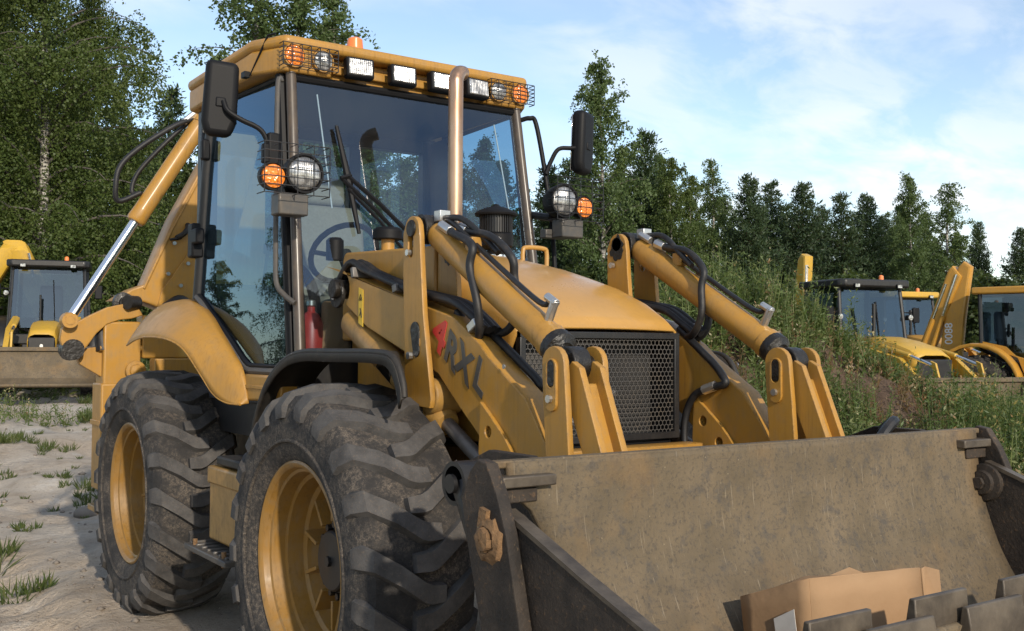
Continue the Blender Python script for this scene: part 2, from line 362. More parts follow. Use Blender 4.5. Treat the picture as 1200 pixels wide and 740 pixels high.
# ------------------------------------------------------------------ mesh helpers
class MB:
    """collects pieces of geometry; build() links them as one mesh object"""
    def __init__(s): s.v = []; s.f = []
    def add(s, vs, fs):
        o = len(s.v); s.v += [tuple(v) for v in vs]; s.f += [tuple(i+o for i in f) for f in fs]; return s
    def box(s, c, size, rot=None):
        hx, hy, hz = size[0]/2, size[1]/2, size[2]/2
        vs = [Vector((x, y, z)) for x in (-hx, hx) for y in (-hy, hy) for z in (-hz, hz)]
        if rot is not None:
            m = rot if isinstance(rot, Matrix) else Euler(rot).to_matrix()
            vs = [m @ v for v in vs]
        c = Vector(c); vs = [v + c for v in vs]
        return s.add(vs, [(0, 1, 3, 2), (4, 6, 7, 5), (0, 4, 5, 1), (2, 3, 7, 6), (0, 2, 6, 4), (1, 5, 7, 3)])
    def bx(s, x0, x1, y0, y1, z0, z1):
        return s.box(((x0+x1)/2, (y0+y1)/2, (z0+z1)/2), (abs(x1-x0), abs(y1-y0), abs(z1-z0)))
    def prism(s, poly, axis, a, b):
        """poly: 2-D outline, extruded along axis from a to b.  x:(y,z)  y:(x,z)  z:(x,y)"""
        n = len(poly)
        ar = sum(poly[i][0]*poly[(i+1) % n][1]-poly[(i+1) % n][0]*poly[i][1] for i in range(n))
        def P(p, w): return {'x': (w, p[0], p[1]), 'y': (p[0], w, p[1]), 'z': (p[0], p[1], w)}[axis]
        vs = [P(p, a) for p in poly] + [P(p, b) for p in poly]
        flip = (ar > 0) ^ (axis == 'y') ^ (b < a)
        fs = [tuple(range(n)), tuple(range(2*n-1, n-1, -1))] + [(i, i+n, (i+1) % n+n, (i+1) % n) for i in range(n)]
        if flip: fs = [f[::-1] for f in fs]
        return s.add(vs, fs)
    def tube(s, pts, r, seg=10, caps=True):
        pts = [Vector(p) for p in pts]; n = len(pts)
        rs = r if isinstance(r, (list, tuple)) else [r]*n
        rings = []; up = None
        for i in range(n):
            d = (pts[min(i+1, n-1)] - pts[max(i-1, 0)]).normalized()
            if up is None:
                up = Vector((0, 0, 1)) if abs(d.z) < 0.9 else Vector((1, 0, 0))
            a = d.cross(up)
            if a.length < 1e-5: a = d.cross(Vector((0, 1, 0)))
            a.normalize(); b = a.cross(d).normalized(); up = b
            rings.append([pts[i] + (a*math.cos(t) + b*math.sin(t))*rs[i] for t in [2*math.pi*k/seg for k in range(seg)]])
        vs = [v for rg in rings for v in rg]; fs = []
        for i in range(n-1):
            for k in range(seg):
                k2 = (k+1) % seg
                fs.append((i*seg+k, i*seg+k2, (i+1)*seg+k2, (i+1)*seg+k))
        if caps: fs += [tuple(range(seg-1, -1, -1)), tuple(range((n-1)*seg, n*seg))]
        return s.add(vs, fs)
    def cyl(s, p0, p1, r0, r1=None, seg=20): return s.tube([p0, p1], [r0, r0 if r1 is None else r1], seg)
    def lathe(s, prof, centre, axis='x', seg=32, closed=False):
        """prof: (along axis, radius)"""
        n = len(prof); vs = []; c = Vector(centre)
        for k in range(seg):
            t = 2*math.pi*k/seg; co, si = math.cos(t), math.sin(t)
            for a, r in prof:
                vs.append(c + Vector({'x': (a, r*co, r*si), 'y': (r*si, a, r*co), 'z': (r*co, r*si, a)}[axis]))
        fs = []
        m = n if closed else n-1
        for k in range(seg):
            k2 = (k+1) % seg
            for i in range(m):
                j = (i+1) % n
                fs.append((k*n+i, k2*n+i, k2*n+j, k*n+j))
        return s.add(vs, fs)
    def loft(s, rows, close=False, thick=0.0):
        """grid surface through rows of points; thick adds a back side"""
        nr, nc = len(rows), len(rows[0]); vs = [Vector(p) for r_ in rows for p in r_]
        fs = [(i*nc+j, i*nc+j+1, (i+1)*nc+j+1, (i+1)*nc+j) for i in range(nr-1) for j in range(nc-1)]
        return s.add(vs, fs)
    def build(s, name, mat, parent=None, smooth=35, bevel=0.0, seg=2, solid=0.0, fix=True):
        me = bpy.data.meshes.new(name)
        me.from_pydata(s.v, [], s.f); me.validate(); me.update()
        if fix:
            b = bmesh.new(); b.from_mesh(me); bmesh.ops.recalc_face_normals(b, faces=b.faces); b.to_mesh(me); b.free()
        return link(name, me, mat, parent, smooth, bevel, seg, solid)

def link(name, me, mat, parent=None, smooth=35, bevel=0.0, seg=2, solid=0.0):
    if mat is not None and len(me.materials) == 0: me.materials.append(MAT[mat])
    if smooth:
        me.shade_smooth(); me.set_sharp_from_angle(angle=R(smooth))
    o = bpy.data.objects.new(name, me); COL.objects.link(o)
    if parent is not None: o.parent = parent
    if solid:
        m = o.modifiers.new('solid', 'SOLIDIFY'); m.thickness = solid; m.offset = 0
    if bevel:
        m = o.modifiers.new('bevel', 'BEVEL'); m.width = bevel; m.segments = seg; m.limit_method = 'ANGLE'; m.angle_limit = R(40)
        m.harden_normals = False
    return o

def curve_mesh(outlines, thick, bevel):
    cu = bpy.data.curves.new('tmp', 'CURVE'); cu.dimensions = '2D'; cu.fill_mode = 'BOTH'
    cu.extrude = max(thick/2-bevel, 0.0005); cu.bevel_depth = bevel; cu.bevel_resolution = 1; cu.offset = -bevel
    for pts in outlines:
        sp = cu.splines.new('POLY'); sp.points.add(len(pts)-1); sp.use_cyclic_u = True
        for p, q in zip(sp.points, pts): p.co = (q[0], q[1], 0, 1)
    ob = bpy.data.objects.new('tmp', cu)
    me = bpy.data.meshes.new_from_object(ob)
    bpy.data.objects.remove(ob); bpy.data.curves.remove(cu)
    return me

def plate(name, mat, parent, outline, axis, a, b, holes=(), bevel=0.003, smooth=35):
    """flat plate with real holes: outline and holes in the plane across `axis`"""
    me = curve_mesh([outline] + list(holes), abs(b-a), bevel)
    mid = (a+b)/2
    for v in me.vertices:
        u, w, h = v.co
        v.co = {'x': (mid+h, u, w), 'y': (u, mid-h, w), 'z': (u, w, mid+h)}[axis]
    me.materials.clear()
    return link(name, me, mat, parent, smooth)

def circle(cy, cz, r, n=20): return [(cy+r*math.cos(2*math.pi*k/n), cz+r*math.sin(2*math.pi*k/n)) for k in range(n)]
def arc(cy, cz, r, a0, a1, n=8): return [(cy+r*math.cos(R(a0+(a1-a0)*k/n)), cz+r*math.sin(R(a0+(a1-a0)*k/n))) for k in range(n+1)]
def capsule(p, q, r0, r1=None, n=10):
    """2-D rounded bar from p to q"""
    r1 = r0 if r1 is None else r1
    a = math.degrees(math.atan2(q[1]-p[1], q[0]-p[0]))
    return arc(p[0], p[1], r0, a+90, a+270, n) + arc(q[0], q[1], r1, a-90, a+90, n)
def spline(pts, n=8):
    """smooth curve through points (Catmull-Rom)"""
    P = [Vector(p) for p in pts]; P = [P[0]*2-P[1]] + P + [P[-1]*2-P[-2]]; out = []
    for i in range(1, len(P)-2):
        for k in range(n):
            t = k/n; a, b, c, d = P[i-1], P[i], P[i+1], P[i+2]
            out.append(0.5*((2*b) + (c-a)*t + (2*a-5*b+4*c-d)*t*t + (3*b-a-3*c+d)*t**3))
    out.append(P[-2]); return out
def hose(name, pts, r, parent, mat='hose_rubber', seg=8, n=8):
    return MB().tube(spline(pts, n), r, seg).build(name, mat, parent, 60)
def text_mesh(body, size, thick=0.0015):
    cu = bpy.data.curves.new('tmp', 'FONT'); cu.body = body; cu.size = size; cu.extrude = thick; cu.align_x = 'CENTER'; cu.align_y = 'CENTER'; cu.offset = 0.006 if size < 0.2 and size > 0.1 else 0.002
    ob = bpy.data.objects.new('tmp', cu); me = bpy.data.meshes.new_from_object(ob)
    bpy.data.objects.remove(ob); bpy.data.curves.remove(cu); me.materials.clear(); return me
def empty(name, loc=(0, 0, 0), rz=0.0, parent=None):
    o = bpy.data.objects.new(name, None); o.empty_display_size = 0.2; COL.objects.link(o)
    o.location = loc; o.rotation_euler = (0, 0, rz)
    if parent is not None: o.parent = parent
    return o
def tag(o, label=None, cat=None, group=None, kind=None):
    if label: o['label'] = label
    if cat: o['category'] = cat
    if group: o['group'] = group
    if kind: o['kind'] = kind
    return o
def copy_tree(o, parent=None):
    c = o.copy(); COL.objects.link(c); c.parent = parent
    for ch in list(o.children): copy_tree(ch, c)
    return c
def ground_point(px, depth, z=0.0):
    """a place on the ground `depth` metres ahead, on the bearing of picture column px"""
    d = _fw + _r*((px-600)/FPX)
    d = Vector((d.x, d.y, 0)); p = CAM_POS + d*depth
    return Vector((p.x, p.y, z))

# ================================================================== THE SETTING: ground
def vnoise(x, y, s, seed=0):
    """smooth value noise, vectorised"""
    x = x/s + seed*17.13; y = y/s + seed*31.7
    xi = np.floor(x); yi = np.floor(y); fx = x-xi; fy = y-yi
    fx = fx*fx*(3-2*fx); fy = fy*fy*(3-2*fy)
    def hsh(a, b):
        n = np.sin(a*127.1 + b*311.7)*43758.5453
        return n-np.floor(n)
    return (hsh(xi, yi)*(1-fx) + hsh(xi+1, yi)*fx)*(1-fy) + (hsh(xi, yi+1)*(1-fx) + hsh(xi+1, yi+1)*fx)*fy
def ground_h(x, y):
    x = np.asarray(x, float); y = np.asarray(y, float)
    def sst(t): t = np.clip(t, 0, 1); return t*t*(3-2*t)
    z = 0.42*sst((y-7)/11)*sst((16-x)/8)
    d = np.hypot(x, y)
    fade = np.clip((70-d)/40, 0, 1)
    z = z + fade*(0.14*(vnoise(x, y, 2.3, 1)-.5) + 0.13*(vnoise(x, y, 0.8, 2)-.5) + 0.075*(vnoise(x, y, 0.3, 3)-.5) + 0.03*(vnoise(x, y, 0.12, 4)-.5))
    # old wheel ruts running past the machine
    for cx, amp in ((-1.75, 0.08), (0.15, 0.07), (-3.6, 0.06)):
        w = np.exp(-((x-cx-0.05*y-0.1*np.sin(y*0.7))/0.2)**2)
        z = z - fade*amp*w*(0.7+0.5*np.sin(y*21+np.sign(x-cx)*4*(x-cx)))
    # the loader stands on level ground
    near = np.clip((2.3-np.hypot(np.abs(x)/0.75, (y-1.3)/1.15))/0.9, 0, 1)
    return z*(1-near*0.75)
def axis_pts(lo, hi, d0, d1, step, far):
    a = list(np.arange(d0, d1+1e-6, step)); g = step
    while a[-1] < hi: g = min(g*1.12, far); a.append(a[-1]+g)
    g = step
    while a[0] > lo: g = min(g*1.12, far); a.insert(0, a[0]-g)
    return np.array(a)
gx = axis_pts(-420, 520, -2.6, 2.0, 0.055, 40); gy = axis_pts(-420, 620, 1.4, 9.0, 0.055, 40)
X, Y = np.meshgrid(gx, gy)
Z = ground_h(X, Y)
nv = X.size; nx = len(gx); ny = len(gy)
me = bpy.data.meshes.new('ground')
i = np.arange(nv).reshape(ny, nx)
quads = np.stack([i[:-1, :-1], i[:-1, 1:], i[1:, 1:], i[1:, :-1]], -1).reshape(-1, 4)
def fast_mesh(me, verts, quads, n=4):
    me.vertices.add(len(verts)); me.vertices.foreach_set('co', np.asarray(verts, np.float32).ravel())
    me.loops.add(quads.size); me.loops.foreach_set('vertex_index', quads.astype(np.int32).ravel())
    me.polygons.add(len(quads)); me.polygons.foreach_set('loop_start', np.arange(0, quads.size, n, dtype=np.int32))
    me.polygons.foreach_set('loop_total', np.full(len(quads), n, np.int32))
    me.update(calc_edges=True); me.validate(); return me
fast_mesh(me, np.stack([X, Y, Z], -1).reshape(-1, 3), quads)
gr = link('ground', me, 'sand_ground', None, 180)
tag(gr, 'pale sandy ground with tyre ruts and shaded patches', None, None, 'structure')

# ================================================================== THE LOADER
LD = empty('backhoe_loader')
tag(LD, 'large yellow backhoe loader filling the foreground, with letters 4RX L on its arm', 'backhoe loader')
Y_ = 'yellow_paint'
AX_F, AX_R, ZC = 0.0, 2.531, 0.70

# ---- wheels
def tyre_meshes():
    """one tyre in local frame: axle along x, outside towards -x"""
    prof = [(0.195, 0.415), (0.225, 0.45), (0.243, 0.52), (0.243, 0.60), (0.232, 0.655), (0.205, 0.688), (0.12, 0.700), (0, 0.703)]
    full = [(-a, r) for a, r in prof] + [(a, r) for a, r in prof[::-1][1:]]
    inner = [(0.18, 0.40), (-0.18, 0.40)]
    body = MB().lathe(full + inner, (0, 0, 0), 'x', 96, True)
    # raised bead ring on the sidewall
    for sg in (-1, 1):
        body.lathe([(sg*0.238, 0.497), (sg*0.249, 0.503), (sg*0.249, 0.509), (sg*0.240, 0.516)], (0, 0, 0), 'x', 96)
    lug = MB()
    def surf(a, r_off):
        aa = abs(a)
        # radius of the carcass at offset a from the centre
        if aa <= 0.12: r = 0.703-0.003*(aa/0.12)
        elif aa <= 0.205: r = 0.700-0.012*(aa-0.12)/0.085
        elif aa <= 0.232: r = 0.688-0.033*(aa-0.205)/0.027
        else: r = 0.655-0.05*(aa-0.232)/0.012
        return r+r_off
    N = 21
    for k in range(N):
        for sg in (-1, 1):
            t0 = 2*math.pi*(k + (0.5 if sg > 0 else 0))/N
            # path from the middle of the tread to the shoulder and a little down the sidewall
            path = [(-0.060, 0.034), (0.0, 0.032), (0.028, 0.022), (0.120, -0.042), (0.217, -0.105), (0.247, -0.118), (0.252, -0.120)]
            wid = [0.034, 0.039, 0.042, 0.043, 0.047, 0.047, 0.044]
            hgt = [0.034, 0.036, 0.037, 0.037, 0.034, 0.010, 0.004]
            rad = [None]*5 + [0.650, 0.600]
            jit = (random.random()-.5)*0.012
            rings = []
            for (a, s_), w_, h_, rr in zip(path, wid, hgt, rad):
                r0 = rr if rr else surf(a, 0)
                th = t0 + (s_+jit)/0.70
                if rr:                                # on the sidewall: lug stands out sideways
                    base, top = (a-0.016, r0), (a+h_, r0)
                else: base, top = (a, r0-0.01), (a, r0+h_)
                ring = []
                for (aa, r_), f in ((base, 1.16), (top, 0.86)):
                    for e in (-1, 1):
                        tt = th + e*w_*f/0.72
                        ring.append((e, (sg*aa, r_*math.cos(tt), r_*math.sin(tt))))
                rings.append([ring[0][1], ring[1][1], ring[3][1], ring[2][1]])
            vs = [p for rg in rings for p in rg]; fs = []
            for q in range(len(rings)-1):
                for j in range(4):
                    j2 = (j+1) % 4
                    fs.append((q*4+j, q*4+j2, (q+1)*4+j2, (q+1)*4+j))
            fs += [(0, 1, 2, 3), tuple((len(rings)-1)*4+j for j in (3, 2, 1, 0))]
            lug.add(vs, fs)
    # joined as one tyre with two materials
    m1 = bpy.data.meshes.new('tyre'); nb = len(body.v)
    m1.from_pydata(body.v+lug.v, [], body.f+[tuple(i+nb for i in f) for f in lug.f]); m1.validate(); m1.update()
    b = bmesh.new(); b.from_mesh(m1); bmesh.ops.recalc_face_normals(b, faces=b.faces)
    b.to_mesh(m1); b.free()
    m1.materials.append(MAT['tyre_rubber']); m1.materials.append(MAT['tyre_lug'])
    nf = len(body.f)
    for p in m1.polygons[nf:]: p.material_index = 1
    m1.shade_smooth(); m1.set_sharp_from_angle(angle=R(38))
    return m1
TYRE = tyre_meshes()
# rim: outer lip, stepped barrel, dished disc
rimm = MB().lathe([(-0.196, 0.395), (-0.206, 0.402), (-0.212, 0.414), (-0.207, 0.424), (-0.190, 0.424), (-0.180, 0.412)], (0, 0, 0), 'x', 64)
rimm.lathe([(-0.196, 0.396), (-0.17, 0.388), (-0.165, 0.376), (-0.105, 0.370), (-0.10, 0.352), (-0.03, 0.345), (-0.02, 0.325), (0.02, 0.318), (0.05, 0.30), (0.055, 0.14), (0.05, 0.02)], (0, 0, 0), 'x', 64)
rimm.lathe([(0.20, 0.40), (0.06, 0.36), (0.07, 0.14), (0.07, 0.02)], (0, 0, 0), 'x', 48)
hubm = MB().lathe([(0.06, 0.155), (-0.015, 0.150), (-0.02, 0.128), (-0.055, 0.125), (-0.062, 0.118), (-0.062, 0.05), (-0.068, 0.0)], (0, 0, 0), 'x', 40)
for k in range(14):
    a = 2*math.pi*k/14; c = Vector((0, math.cos(a)*0.148, math.sin(a)*0.148))
    hubm.cyl(c+Vector((0.02, 0, 0)), c+Vector((-0.040, 0, 0)), 0.015, seg=6)
hubm.cyl((-0.06, 0, 0), (-0.078, 0, 0), 0.022, seg=6)
ribm = MB().prism([(0.165, -0.008), (0.285, -0.008), (0.285, 0.008), (0.165, 0.008)], 'x', 0.06, -0.055)
def wheel(x, y, side, steer=0.0, spin=0.0):
    h = hubm.build('wheel', 'black_paint', LD, 30)
    t = bpy.data.objects.new('tyre', TYRE); COL.objects.link(t); t.parent = h
    rm = rimm.build('rim', 'yellow_rim', h, 40, 0)
    for k in range(10):
        rb = ribm.build('rib', 'yellow_rim', h, 30, 0.002); rb.rotation_euler = (2*math.pi*(k+0.3)/10, 0, 0)
    h.location = (x, y, ZC)
    h.rotation_euler = Euler((spin, 0, (0 if side < 0 else math.pi)+steer))
    return h
wheel(-0.855, AX_F, -1, spin=0.1); wheel(0.855, AX_F, 1, spin=0.35)
wheel(-0.855, AX_R, -1, spin=0.22); wheel(0.855, AX_R, 1, spin=0.0)

# ---- chassis, axles
m = MB()
for s in (-1, 1):
    m.bx(s*0.30, s*0.38, -0.66, 3.35, 0.78, 1.16)
m.bx(-0.30, 0.30, -0.60, 0.5, 0.62, 0.80); m.bx(-0.30, 0.30, 1.0, 3.3, 0.70, 0.95)
m.build('chassis', 'yellow_dirty', LD, bevel=0.006)
m = MB()
for y in (AX_F, AX_R):
    m.lathe([(-0.62, 0.09), (-0.5, 0.12), (-0.2, 0.11), (-0.12, 0.2), (0.12, 0.2), (0.2, 0.11), (0.5, 0.12), (0.62, 0.09)], (0, y, ZC), 'x', 24)
    for s in (-1, 1): m.lathe([(s*0.60, 0.13), (s*0.80, 0.15), (s*0.84, 0.10)], (0, y, ZC), 'x', 24)
m.build('axle', 'black_paint', LD)
MB().bx(-0.34, 0.34, -0.50, 0.62, 1.02, 1.55).build('engine_block', 'interior_dark', LD, bevel=0.02)
plate('frame_front', Y_, LD, [(-0.46, 0.75), (0.46, 0.75), (0.46, 1.185), (-0.46, 1.185)], 'y', -0.78, -0.68, bevel=0.006)

# ---- bonnet
def bonnet_rows():
    prof = [(0.74, 2.075, 0.455), (0.50, 2.070, 0.455), (0.28, 2.045, 0.452), (0.05, 2.00, 0.448), (-0.15, 1.945, 0.442), (-0.33, 1.878, 0.435), (-0.48, 1.802, 0.430), (-0.59, 1.725, 0.426), (-0.645, 1.672, 0.424)]
    rows = []
    for y, zt, w in prof:
        row = []
        zb = 1.56 if y < 0.6 else 1.56
        zb = min(zb, zt-0.035) if y > -0.6 else zt-0.035
        crown = 0.028
        N = 14
        # right side bottom -> shoulder -> crown -> shoulder -> left side bottom
        h = zt-zb
        rs = min(0.15, h*0.75, 0.012+0.15*max(0.0, (y+0.65)/0.55)); crown = 0.006+0.022*min(1.0, (y+0.65)/0.6)
        pts = [(-w, zb), (-w, zb+(h-rs)*0.5)]
        for k in range(7):
            a = math.pi - k*(math.pi/2)/6
            pts.append((-w+rs+rs*math.cos(a), zt-crown-rs+rs*math.sin(a)+0.0))
        for k in range(1, 5):
            u = k/5; xx = (-w+rs)*(1-u); pts.append((xx, zt-crown*( (xx/(w-rs))**2 if w > rs else 0)))
        pts.append((0, zt))
        full = pts + [(-x, z) for x, z in pts[::-1][1:]]
        rows.append([(x, y, z) for x, z in full])
    return rows
rows = bonnet_rows()
bon = MB().loft(rows).build('bonnet', 'yellow_clean', LD, 50, solid=0.012)
# front lip strip and flank panels under the bonnet
for s in (-1, 1):
    MB().prism([(0.74, 1.57), (-0.60, 1.57), (-0.64, 1.20), (0.74, 1.20)], 'x', s*0.405, s*0.43).build('engine_side_panel', Y_, LD, bevel=0.004)
# handle on the bonnet
MB().tube(spline([(0.27, 0.30, 2.01), (0.27, 0.30, 2.075), (0.29, 0.30, 2.098), (0.40, 0.30, 2.098), (0.42, 0.30, 2.075), (0.42, 0.30, 2.0)], 5), 0.012, 10).build('handle', 'yellow_clean', bon)
# side tank with filler next to the cab
tk = MB().prism([(0.78, 1.62), (0.78, 2.02)]+arc(0.74, 2.025, 0.035, 0, 90, 4)[1:]+[(-0.10, 2.03), (-0.13, 2.02), (-0.13, 1.62)], 'x', -0.50, -0.40).build('side_tank', Y_, LD, bevel=0.012, seg=3)
MB().cyl((-0.33, 0.62, 2.05), (-0.33, 0.62, 2.125), 0.034).build('filler_neck', Y_, tk)
MB().lathe([(0, 0.0), (0, 0.075), (0.045, 0.075), (0.06, 0.06), (0.06, 0)], (-0.33, 0.62, 2.125), 'z', 24).build('filler_cap', 'black_plastic', tk, bevel=0.004)
MB().lathe([(0, 0.0), (0, 0.045), (0.10, 0.045), (0.115, 0.03), (0.115, 0)], (-0.50, 0.87, 2.03), 'z', 20).build('coolant_cap', 'black_plastic', tk)

# ---- grille: honeycomb guard in a black frame, radiator behind
gy0 = -0.655
fr = MB()
GX, GZ0, GZ1 = 0.415, 1.20, 1.657
fr.bx(-GX-.012, GX+.012, gy0-.015, gy0+.02, GZ1-0.028, GZ1); fr.bx(-GX-.012, GX+.012, gy0-.015, gy0+.02, GZ0, GZ0+0.03)
for s in (-1, 1): fr.bx(s*(GX-.016), s*(GX+.012), gy0-.0145, gy0+.0195, GZ0+0.002, GZ1-.002)
gl = fr.build('grille_frame', 'black_paint', LD, bevel=0.003)
hx = MB(); a = 0.0128; wdt = 0.0018
def hexbar(p, q):
    d = Vector((q[0]-p[0], 0, q[1]-p[1])); L_ = d.length; d /= L_
    n = Vector((d.z, 0, -d.x))*wdt; P0 = Vector((p[0], gy0, p[1])); P1 = Vector((q[0], gy0, q[1]))
    f = Vector((0, -0.003, 0)); bck = Vector((0, 0.003, 0))
    hx.add([P0-n+f, P0+n+f, P1+n+f, P1-n+f, P0-n+bck, P0+n+bck, P1+n+bck, P1-n+bck], [(0, 1, 2, 3), (0, 4, 5, 1), (3, 2, 6, 7)])
row = 0; z = GZ0+0.03
sx = a*math.sqrt(3)
while z < GZ1-0.02:
    xo = -GX+0.01+(sx/2 if row % 2 else 0)
    while xo < GX-0.02:
        c = (xo, z)
        V_ = [(c[0]+a*math.sin(R(60*k)), c[1]+a*math.cos(R(60*k))) for k in range(6)]
        for k in (0, 1, 2): hexbar(V_[k], V_[k+1])
        xo += sx
    z += a*1.5; row += 1
hx.build('honeycomb_guard', 'plate_grey', gl, 0, fix=False)
for s in (-1, 1): MB().bx(s*0.392, s*0.402, -0.64, -0.46, 1.18, 1.64).build('radiator_shroud', 'black_plastic', LD)
MB().bx(-0.39, 0.39, -0.64, -0.46, 1.17, 1.19).build('radiator_shroud', 'black_plastic', LD)
m = MB(); m.bx(-0.39, 0.39, -0.52, -0.46, 1.195, 1.63); m.build('radiator', 'radiator_core', LD)
m = MB()
m.bx(-0.34, -0.02, -0.56, -0.53, 1.34, 1.57)
m.build('oil_cooler', 'plate_grey', LD, bevel=0.004)
MB().bx(0.0, 0.025, -0.585, -0.565, 1.30, 1.56).build('cooler_pipe', 'fitting_metal', LD, bevel=0.004)
hose('radiator_hose', [(-0.12, -0.57, 1.28), (0.0, -0.59, 1.31), (0.05, -0.58, 1.36), (0.14, -0.56, 1.40)], 0.02, LD, 'steel_grey')

# ---- exhaust and air pre-cleaner
ex = spline([(-0.03, 0.47, 1.9), (-0.03, 0.47, 2.5), (-0.03, 0.47, 2.88), (-0.025, 0.475, 2.95), (0.0, 0.49, 2.985), (0.035, 0.51, 2.995)], 6)
MB().tube(ex, 0.036, 24, False).build('exhaust_pipe', 'exhaust_metal', LD, 60, solid=0.004)
pc = MB().lathe([(2.00, 0.05), (2.035, 0.05), (2.035, 0.044), (2.075, 0.044), (2.08, 0.07), (2.095, 0.085), (2.15, 0.088), (2.16, 0.078)], (0.112, 0.31, 0), 'z', 32).build('air_precleaner', 'black_plastic', LD, 40)
MB().lathe([(2.012, 0.054), (2.016, 0.057), (2.05, 0.057), (2.054, 0.054)], (0.112, 0.31, 0), 'z', 32).build('clamp', 'chrome', pc)
m = MB(); m.lathe([(2.16, 0.074), (2.25, 0.074)], (0.112, 0.31, 0), 'z', 40)
for k in range(40):
    an = 2*math.pi*k/40; c = (0.112+0.078*math.cos(an), 0.31+0.078*math.sin(an), 2.205)
    m.box(c, (0.010, 0.004, 0.09), (0, 0, an))
m.build('precleaner_screen', 'black_paint', pc)
MB().lathe([(2.246, 0.0), (2.246, 0.105), (2.255, 0.108), (2.266, 0.10), (2.285, 0.055), (2.295, 0.02), (2.305, 0.012), (2.306, 0.0)], (0.112, 0.31, 0), 'z', 36).build('precleaner_cap', 'black_plastic', pc, 40)
lab = text_mesh('matik', 0.022, 0.0006)
lo = link('print', lab, 'white_print', pc, 0); lo.rotation_euler = (R(90), 0, R(-35)); lo.location = (0.112-0.0905*math.sin(R(35)), 0.31-0.0905*math.cos(R(35)), 2.122)

